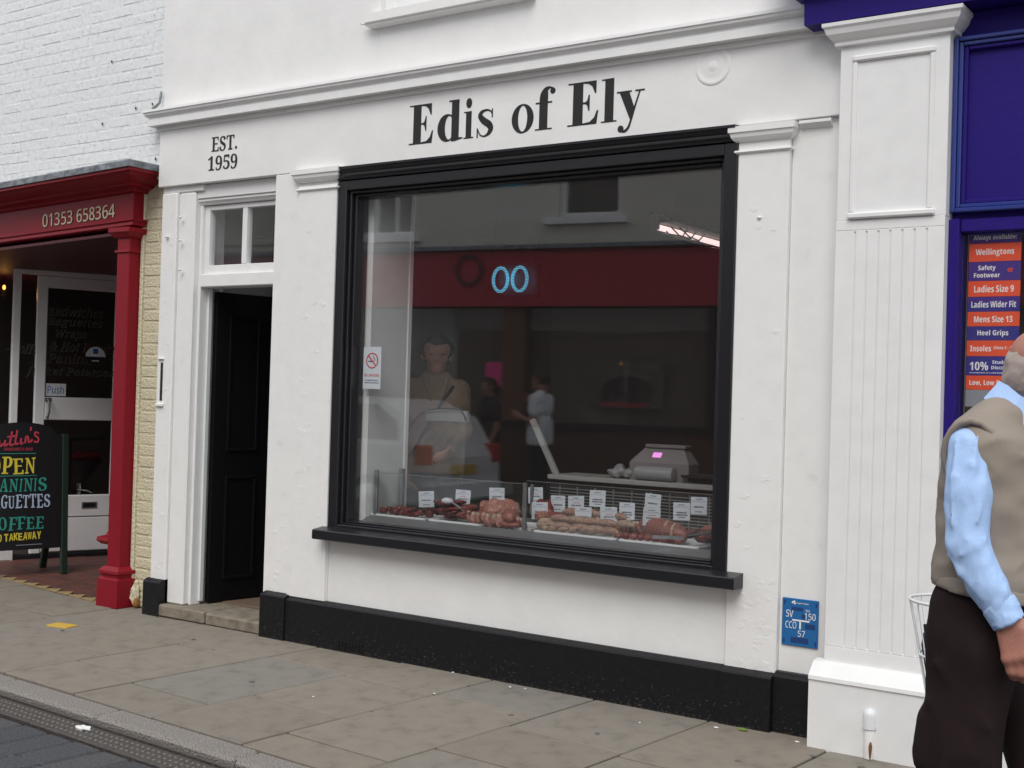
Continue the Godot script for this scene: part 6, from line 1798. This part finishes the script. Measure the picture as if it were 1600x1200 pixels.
# a standing figure facing +z in its own space, 1.75 m tall at scale 1
func figure(called: String, label: String, at: Vector3, turn: float, s: float, look: Dictionary, arms: Array, hair: String, big := 1.0) -> Node3D:
	var t := thing(called, label, "person", "", at)
	t.rotation.y = turn
	t.scale = Vector3.ONE
	var F := Vector3(0, 0, 1)
	var U := Vector3.UP
	var R := Vector3(-1, 0, 0)
	var head := Vector3(0, 1.625, 0.02)
	var body := [bone(-0.07, 0.95, 0, 0.07, 0.95, 0, 0.095, 0.095), bone(-0.075, 1.12, 0, 0.075, 1.12, 0, 0.090, 0.090), bone(-0.085, 1.30, 0, 0.085, 1.30, 0, 0.092, 0.092), bone(-0.15, 1.40, -0.01, 0.15, 1.40, -0.01, 0.06, 0.06), bone(0, 1.42, -0.01, 0, 1.53, -0.005, 0.06, 0.052)]
	for e in [-1.0, 1.0]:
		body.append(bone(e * 0.095, 0.92, 0, e * 0.10, 0.50, 0.02, 0.085, 0.052))
		body.append(bone(e * 0.10, 0.50, 0.02, e * 0.10, 0.09, -0.01, 0.052, 0.035))
		body.append(bone(e * 0.10, 0.04, -0.03, e * 0.11, 0.03, 0.12, 0.035, 0.03))
	var hands := []
	for a in arms:
		body.append(vb(a[0], a[1], 0.046, 0.037))
		body.append(vb(a[1], a[2], 0.037, 0.026))
		var h: Vector3 = ((a[2] as Vector3) - (a[1] as Vector3)).normalized()
		var side := signf((a[0] as Vector3).x)
		var n := (Vector3(-side, 0, 0) - h * h.dot(Vector3(-side, 0, 0))).normalized()
		var l := h.cross(n) * (1.0 if side > 0 else -1.0)
		hands.append_array(hand_bones(a[2], h, n, l, 0.5))
	var bits := [surface_of(body, 0.014), surface_of(head_bones(head, F, U, R, big), 0.0055, 150.0), surface_of(hands, 0.006, 160.0)]
	var sc := Basis().scaled(Vector3.ONE * s)
	part(t, "body", skin_mesh(bits), M.skin, Vector3.ZERO, sc)
	var top := [bone(-0.085, 0.92, 0, 0.085, 0.92, 0, 0.122, 0.122), bone(-0.085, 1.02, 0, 0.085, 1.02, 0, 0.120, 0.120), bone(-0.085, 1.12, 0, 0.085, 1.12, 0, 0.115, 0.115), bone(-0.095, 1.30, 0, 0.095, 1.30, 0, 0.116, 0.116), bone(-0.16, 1.40, -0.01, 0.16, 1.40, -0.01, 0.073, 0.073), bone(-0.04, 1.47, -0.01, 0.04, 1.47, -0.01, 0.06, 0.06)]
	for a in arms:
		top.append(vb(a[0], a[1], 0.058, 0.049))
		if float(look.sleeve) > 0.5:
			top.append(vb(a[1], a[2], 0.049, 0.040))
	var clips := [Vector4(0, -1, 0, -0.86), Vector4(0, 1, 0, 1.515)]
	if float(look.sleeve) < 0.5:
		top = top.slice(0, 6)
		for a in arms:
			top.append(vb(a[0], (a[0] as Vector3).lerp(a[1], 0.55), 0.070, 0.066))
	part(t, "top", skin_mesh([surface_of(top, 0.013, 85.0, clips, [0.012, 3.0, Vector3(1, 0.6, 1), 4])]), look.top, Vector3.ZERO, sc)
	var legs := [bone(-0.07, 0.95, 0, 0.07, 0.95, 0, 0.102, 0.102)]
	for e in [-1.0, 1.0]:
		legs.append(bone(e * 0.095, 0.92, 0, e * 0.10, 0.50, 0.02, 0.097, 0.072))
		legs.append(bone(e * 0.10, 0.50, 0.02, e * 0.10, 0.07, -0.01, 0.072, 0.06))
	part(t, "trousers", skin_mesh([surface_of(legs, 0.014, 85.0, [Vector4(0, 1, 0, 1.0), Vector4(0, -1, 0, -0.05)], [0.012, 3.0, Vector3(1, 0.5, 1), 6])]), look.legs, Vector3.ZERO, sc)
	for e in [-1.0, 1.0]:
		part(t, "shoe", skin_mesh([surface_of([bone(e * 0.10, 0.045, -0.05, e * 0.115, 0.035, 0.15, 0.046, 0.036), bone(e * 0.10, 0.07, -0.03, e * 0.10, 0.07, 0.03, 0.042, 0.042)], 0.010, 60.0, [Vector4(0, -1, 0, 0.0)])]), M.shoe, Vector3.ZERO, sc)
	var hb := [vb(head + Vector3(0, 0.055, -0.028), head + Vector3(0, 0.068, 0.030), 0.080, 0.066), vb(head + Vector3(-0.02, 0.02, -0.045), head + Vector3(0.02, 0.02, -0.045), 0.068, 0.068), vb(head + Vector3(-0.045, 0.05, 0.01), head + Vector3(0.045, 0.05, 0.01), 0.046, 0.046)]
	if hair == "full":
		hb = [vb(head + Vector3(0, 0.065, -0.028), head + Vector3(0, 0.085, 0.030), 0.094, 0.076), vb(head + Vector3(-0.03, 0.02, -0.05), head + Vector3(0.03, 0.02, -0.05), 0.076, 0.076), vb(head + Vector3(-0.06, 0.04, 0.0), head + Vector3(0.06, 0.04, 0.0), 0.05, 0.05)]
	if hair == "long":
		hb.append(vb(head + Vector3(0, 0.0, -0.06), head + Vector3(0, -0.16, -0.07), 0.07, 0.05))
	part(t, "hair", skin_mesh([surface_of(hb, 0.007, 70.0, [Vector4(0, -0.75, 0.66, -0.75 * (head.y + 0.02) + 0.66 * (head.z + 0.055))], [0.006, 9.0, Vector3(1, 0.4, 1), 3])]), look.hair, Vector3.ZERO, sc)
	for e in [-1.0, 1.0]:
		part(t, "eye", lump_mesh(Vector3(0.012, 0.006, 0.006), 0.0, 0.1, 1, 10), M.ink, (head + Vector3(e * 0.031, 0.004, 0.084) * big) * s)
		part(t, "eyebrow", tube_mesh([(head + Vector3(e * 0.014, 0.024, 0.090) * big) * s, (head + Vector3(e * 0.032, 0.029, 0.087) * big) * s, (head + Vector3(e * 0.050, 0.022, 0.078) * big) * s], 0.0045, 6), look.hair)
	return t

func old_man() -> void:
	var base := Vector3(-0.80, -0.037, 2.1)
	var t := thing("person", "old person in beige sleeveless pullover and blue checked shirt walking past", "person", "", base)
	var off := -base + Vector3(0.028, 0, 0)
	var zc := 2.1
	var F := Vector3(0.96, -0.26, 0.0).normalized()
	var U := Vector3(0.26, 0.96, 0.0).normalized()
	var R := Vector3(0, 0, 1)
	var hc := Vector3(-0.690, 1.575, zc)
	# joints
	var sh := Vector3(-0.836, 1.395, 2.262)
	var el := Vector3(-0.822, 1.150, 2.318)
	var wr := Vector3(-0.722, 0.992, 2.312)
	var sh2 := Vector3(-0.80, 1.39, 1.915)
	var el2 := Vector3(-0.78, 1.13, 1.87)
	var wr2 := Vector3(-0.64, 0.98, 1.90)
	var hipn := Vector3(-0.83, 0.92, 2.19)
	var knn := Vector3(-0.855, 0.48, 2.195)
	var ann := Vector3(-1.00, 0.07, 2.19)
	var hipf := Vector3(-0.815, 0.92, 2.01)
	var knf := Vector3(-0.655, 0.50, 2.01)
	var anf := Vector3(-0.585, 0.03, 2.01)
	var body := [vb(Vector3(-0.82, 0.97, zc - 0.06), Vector3(-0.82, 0.97, zc + 0.06), 0.10, 0.10), vb(Vector3(-0.80, 1.14, zc - 0.05), Vector3(-0.80, 1.14, zc + 0.05), 0.10, 0.10), vb(Vector3(-0.80, 1.28, zc - 0.06), Vector3(-0.80, 1.28, zc + 0.06), 0.10, 0.10), vb(sh + Vector3(0, 0, -0.06), sh2 + Vector3(0, 0, 0.06), 0.045, 0.045), vb(Vector3(-0.78, 1.42, zc), Vector3(-0.715, 1.52, zc), 0.06, 0.054),
		vb(sh, el, 0.032, 0.030), vb(el, wr, 0.030, 0.025), vb(sh2, el2, 0.045, 0.038), vb(el2, wr2, 0.036, 0.026),
		vb(hipn, knn, 0.085, 0.055), vb(knn, ann, 0.055, 0.036), vb(hipf, knf, 0.085, 0.055), vb(knf, anf, 0.055, 0.036),
		vb(ann + Vector3(-0.03, -0.03, 0), ann + Vector3(0.12, -0.08, 0), 0.03, 0.03), vb(anf + Vector3(-0.03, -0.03, 0), anf + Vector3(0.14, -0.04, 0), 0.03, 0.03)]
	var h := Vector3(0.32, -0.93, 0.05).normalized()
	var n := Vector3(-0.15, -0.05, -1.0)
	n = (n - h * n.dot(h)).normalized()
	var l := n.cross(h).normalized()
	if l.x < 0.0:
		l = -l
	var h2 := Vector3(0.6, -0.75, 0.0).normalized()
	var n2 := Vector3(0, 0, 1)
	var l2 := Vector3(0.75, 0.6, 0.0).normalized()
	var bits := [surface_of(body, 0.013), surface_of(head_bones(hc, F, U, R, 1.02), 0.005, 130.0), surface_of(hand_bones(wr, h, n, l, 0.62, 0.98), 0.0035, 220.0), surface_of(hand_bones(wr2, h2, n2, l2, 0.5), 0.005, 200.0)]
	part(t, "body", skin_mesh(bits), M.skin_old, off)
	# thin white hair round the back and sides of the head
	var q := func(a: float, b: float, d: float) -> Vector3: return hc + F * a + U * b + R * d
	var hb := [vb(q.call(-0.036, 0.020, -0.014), q.call(-0.036, 0.020, 0.014), 0.070, 0.070), vb(q.call(-0.045, -0.025, -0.02), q.call(-0.045, -0.025, 0.02), 0.052, 0.052), vb(q.call(0.005, 0.005, -0.032), q.call(0.005, 0.005, 0.032), 0.054, 0.054)]
	var cut := F * 0.86 + U * -0.1
	part(t, "hair", skin_mesh([surface_of(hb, 0.006, 80.0, [Vector4(cut.x, cut.y, cut.z, cut.dot(hc) + 0.032)], [0.006, 12.0, Vector3(0.6, 1, 1), 3])]), M.hair_white, off)
	for e in [-1.0, 1.0]:
		part(t, "eye", lump_mesh(Vector3(0.006, 0.006, 0.012), 0.0, 0.1, 1, 10), M.ink, q.call(0.084, 0.006, e * 0.031) + off)
	# checked shirt: sleeves gathered at the elbow, buttoned cuff, turned collar
	var m1 := sh.lerp(el, 0.45) + Vector3(0.002, 0, 0.006)
	var f1 := el.lerp(wr, 0.5)
	var shirt := [vb(sh, m1, 0.052, 0.053), vb(m1, el + Vector3(0.002, 0.015, 0), 0.053, 0.047), vb(el + Vector3(0.002, 0.015, 0), f1, 0.047, 0.043), vb(f1, el.lerp(wr, 0.88), 0.043, 0.038),
		vb(sh2, el2, 0.060, 0.050), vb(el2, wr2.lerp(el2, 0.08), 0.050, 0.040), vb(sh + Vector3(0, 0, -0.08), sh2 + Vector3(0, 0, 0.08), 0.055, 0.055)]
	# folds in the cloth: long ones down the upper arm, gathered ones at the elbow and above the cuff
	for q4 in [[sh, Vector3(0.030, 0.03, 0.046), m1, Vector3(0.010, -0.02, 0.053), 0.006], [sh, Vector3(-0.020, 0.02, 0.050), el, Vector3(-0.026, 0.06, 0.042), 0.006], [sh, Vector3(0.046, -0.01, 0.030), el, Vector3(0.034, 0.07, 0.034), 0.007],
			[m1, Vector3(-0.046, -0.03, 0.024), el, Vector3(0.012, 0.03, 0.047), 0.007], [el, Vector3(0.048, 0.030, 0.018), el, Vector3(0.002, -0.006, 0.049), 0.008], [el, Vector3(0.052, 0.004, 0.014), f1, Vector3(-0.012, 0.014, 0.044), 0.008],
			[el, Vector3(-0.036, -0.012, 0.030), f1, Vector3(-0.004, -0.020, 0.040), 0.007], [f1, Vector3(0.036, 0.024, 0.016), wr, Vector3(-0.040, 0.050, 0.038), 0.008], [f1, Vector3(0.046, 0.010, 0.010), wr, Vector3(-0.014, 0.046, 0.038), 0.008]]:
		var fa: Vector3 = (q4[0] as Vector3) + (q4[1] as Vector3)
		var fb: Vector3 = (q4[2] as Vector3) + (q4[3] as Vector3)
		shirt.append(vb(fa, fa.lerp(fb, 0.45), 0.001, q4[4]))
		shirt.append(vb(fa.lerp(fb, 0.45), fb, q4[4], 0.001))
	part(t, "shirt", skin_mesh([surface_of(shirt, 0.0055, 190.0, [], [0.004, 9.0, Vector3(1.25, 0.6, 0.9), 33])]), M.check, off)
	var cu := []
	var ax := (wr - el).normalized()
	part(t, "cuff", skin_mesh([surface_of([vb(el.lerp(wr, 0.78), el.lerp(wr, 1.06), 0.0415, 0.0395)], 0.0045, 60.0, [Vector4(ax.x, ax.y, ax.z, ax.dot(el.lerp(wr, 1.03))), Vector4(-ax.x, -ax.y, -ax.z, -ax.dot(el.lerp(wr, 0.72)))], [0.004, 14.0, Vector3.ONE, 5])]), M.check, off)
	var collar := []
	var nb := Vector3(-0.742, 1.508, zc)
	var prev := Vector3.ZERO
	for i in 17:
		var a := TAU * i / 16.0
		var p := nb + Vector3(cos(a) * 0.058, -cos(a) * 0.036, sin(a) * 0.062)
		if i > 0:
			collar.append(vb(prev, p, 0.010, 0.010))
		prev = p
	part(t, "collar_band", skin_mesh([surface_of(collar, 0.005, 140.0)]), M.check, off)
	for e in [-1.0, 1.0]:
		var up := [Vector3(-0.806, 1.556, 0.0), Vector3(-0.797, 1.556, 0.036), Vector3(-0.770, 1.545, 0.064), Vector3(-0.735, 1.518, 0.078), Vector3(-0.700, 1.478, 0.070), Vector3(-0.682, 1.452, 0.052)]
		var dn := [Vector3(-0.838, 1.516, 0.0), Vector3(-0.830, 1.512, 0.050), Vector3(-0.802, 1.495, 0.090), Vector3(-0.762, 1.462, 0.108), Vector3(-0.722, 1.405, 0.110), Vector3(-0.700, 1.390, 0.094)]
		var cs := flat()
		for i in 5:
			for k in 2:
				var lift := Vector3(-0.002, 0.005, 0.003) if k == 0 else Vector3.ZERO
				var m4 := []
				for p: Vector3 in [up[i] + lift, up[i + 1] + lift, dn[i + 1] + lift, dn[i] + lift]:
					m4.append(Vector3(p.x, p.y, zc + e * p.z))
				quad(cs, m4[0], m4[1], m4[2], m4[3], Vector3(-0.3, 0.5, e) * (1.0 if k == 0 else -1.0))
			var r := Vector3(-0.002, 0.005, 0.003)
			var w4 := []
			for p: Vector3 in [dn[i], dn[i + 1], dn[i + 1] + r, dn[i] + r]:
				w4.append(Vector3(p.x, p.y, zc + e * p.z))
			quad(cs, w4[0], w4[1], w4[2], w4[3], Vector3(0, -1, e * 0.3))
		part(t, "collar_flap", cs.commit(), M.check, off)
	# sleeveless pullover, cut off at the hem and at the armholes
	var vest := [vb(Vector3(-0.80, 1.04, zc - 0.055), Vector3(-0.80, 1.04, zc + 0.055), 0.140, 0.140), vb(Vector3(-0.80, 1.10, zc - 0.055), Vector3(-0.80, 1.10, zc + 0.055), 0.136, 0.136), vb(Vector3(-0.80, 1.19, zc - 0.06), Vector3(-0.80, 1.19, zc + 0.06), 0.132, 0.132), vb(Vector3(-0.80, 1.28, zc - 0.065), Vector3(-0.80, 1.28, zc + 0.065), 0.128, 0.128), vb(Vector3(-0.80, 1.36, zc - 0.085), Vector3(-0.80, 1.36, zc + 0.085), 0.112, 0.112), vb(Vector3(-0.812, 1.405, zc - 0.125), Vector3(-0.812, 1.405, zc + 0.125), 0.080, 0.080), vb(Vector3(-0.79, 1.455, zc - 0.07), Vector3(-0.79, 1.455, zc + 0.07), 0.066, 0.066), vb(Vector3(-0.77, 1.47, zc), Vector3(-0.75, 1.49, zc), 0.068, 0.06)]
	part(t, "pullover", skin_mesh([surface_of(vest, 0.0085, 95.0, [Vector4(-0.12, -0.99, 0, 0.096 - 1.030)], [0.012, 3.2, Vector3(1, 1.3, 0.8), 8])]), M.vest, off)
	for e in [-1.0, 1.0]:
		var band := []
		for i in 17:
			var a := TAU * i / 16.0
			band.append(Vector3(-0.826 + cos(a) * 0.066, 1.375 + sin(a) * 0.085, zc + e * (0.176 + 0.012 * sin(a))))
		part(t, "armhole_band", tube_mesh(band, 0.009, 8), M.vest, off)
	var hem := [vb(Vector3(-0.80, 1.045, zc - 0.055), Vector3(-0.80, 1.045, zc + 0.055), 0.144, 0.144)]
	part(t, "pullover_hem", skin_mesh([surface_of(hem, 0.0085, 95.0, [Vector4(-0.12, -0.99, 0, 0.096 - 1.022), Vector4(0.12, 0.99, 0, -0.096 + 1.062)])]), M.vest, off)
	# trousers and shoes
	var tr := [vb(Vector3(-0.815, 0.99, zc - 0.06), Vector3(-0.815, 0.99, zc + 0.06), 0.126, 0.126), vb(Vector3(-0.825, 0.90, zc - 0.09), Vector3(-0.825, 0.90, zc + 0.09), 0.108, 0.108), vb(hipn, knn, 0.108, 0.084), vb(knn, ann + Vector3(0, 0.02, 0), 0.084, 0.072), vb(hipf, knf, 0.108, 0.084), vb(knf, anf + Vector3(0, 0.03, 0), 0.084, 0.068), vb(Vector3(-0.90, 0.70, 2.20), Vector3(-0.905, 0.62, 2.20), 0.058, 0.06),
		vb(hipn + Vector3(0.02, -0.02, 0.105), knn + Vector3(0.01, 0.02, 0.082), 0.007, 0.004), vb(hipn + Vector3(-0.07, -0.06, 0.085), hipn + Vector3(0.06, -0.20, 0.085), 0.009, 0.001), vb(hipn + Vector3(-0.09, -0.16, 0.06), hipn + Vector3(0.03, -0.27, 0.085), 0.009, 0.001), vb(knn + Vector3(-0.07, 0.12, 0.04), knn + Vector3(0.04, 0.05, 0.075), 0.009, 0.001)]
	part(t, "trousers", skin_mesh([surface_of(tr, 0.010, 130.0, [Vector4(0, 1, 0, 1.055)], [0.014, 2.6, Vector3(1.2, 0.45, 1), 14])]), M.trousers, off)
	for a in [ann, anf]:
		part(t, "shoe", skin_mesh([surface_of([vb(a + Vector3(-0.05, -0.075, 0), a + Vector3(0.17, -0.085, 0), 0.045, 0.036), vb(a + Vector3(0.0, -0.04, 0), a + Vector3(0.05, -0.05, 0), 0.045, 0.045)], 0.009, 60.0, [Vector4(0, -1, 0, 0.061)])]), M.shoe, off)
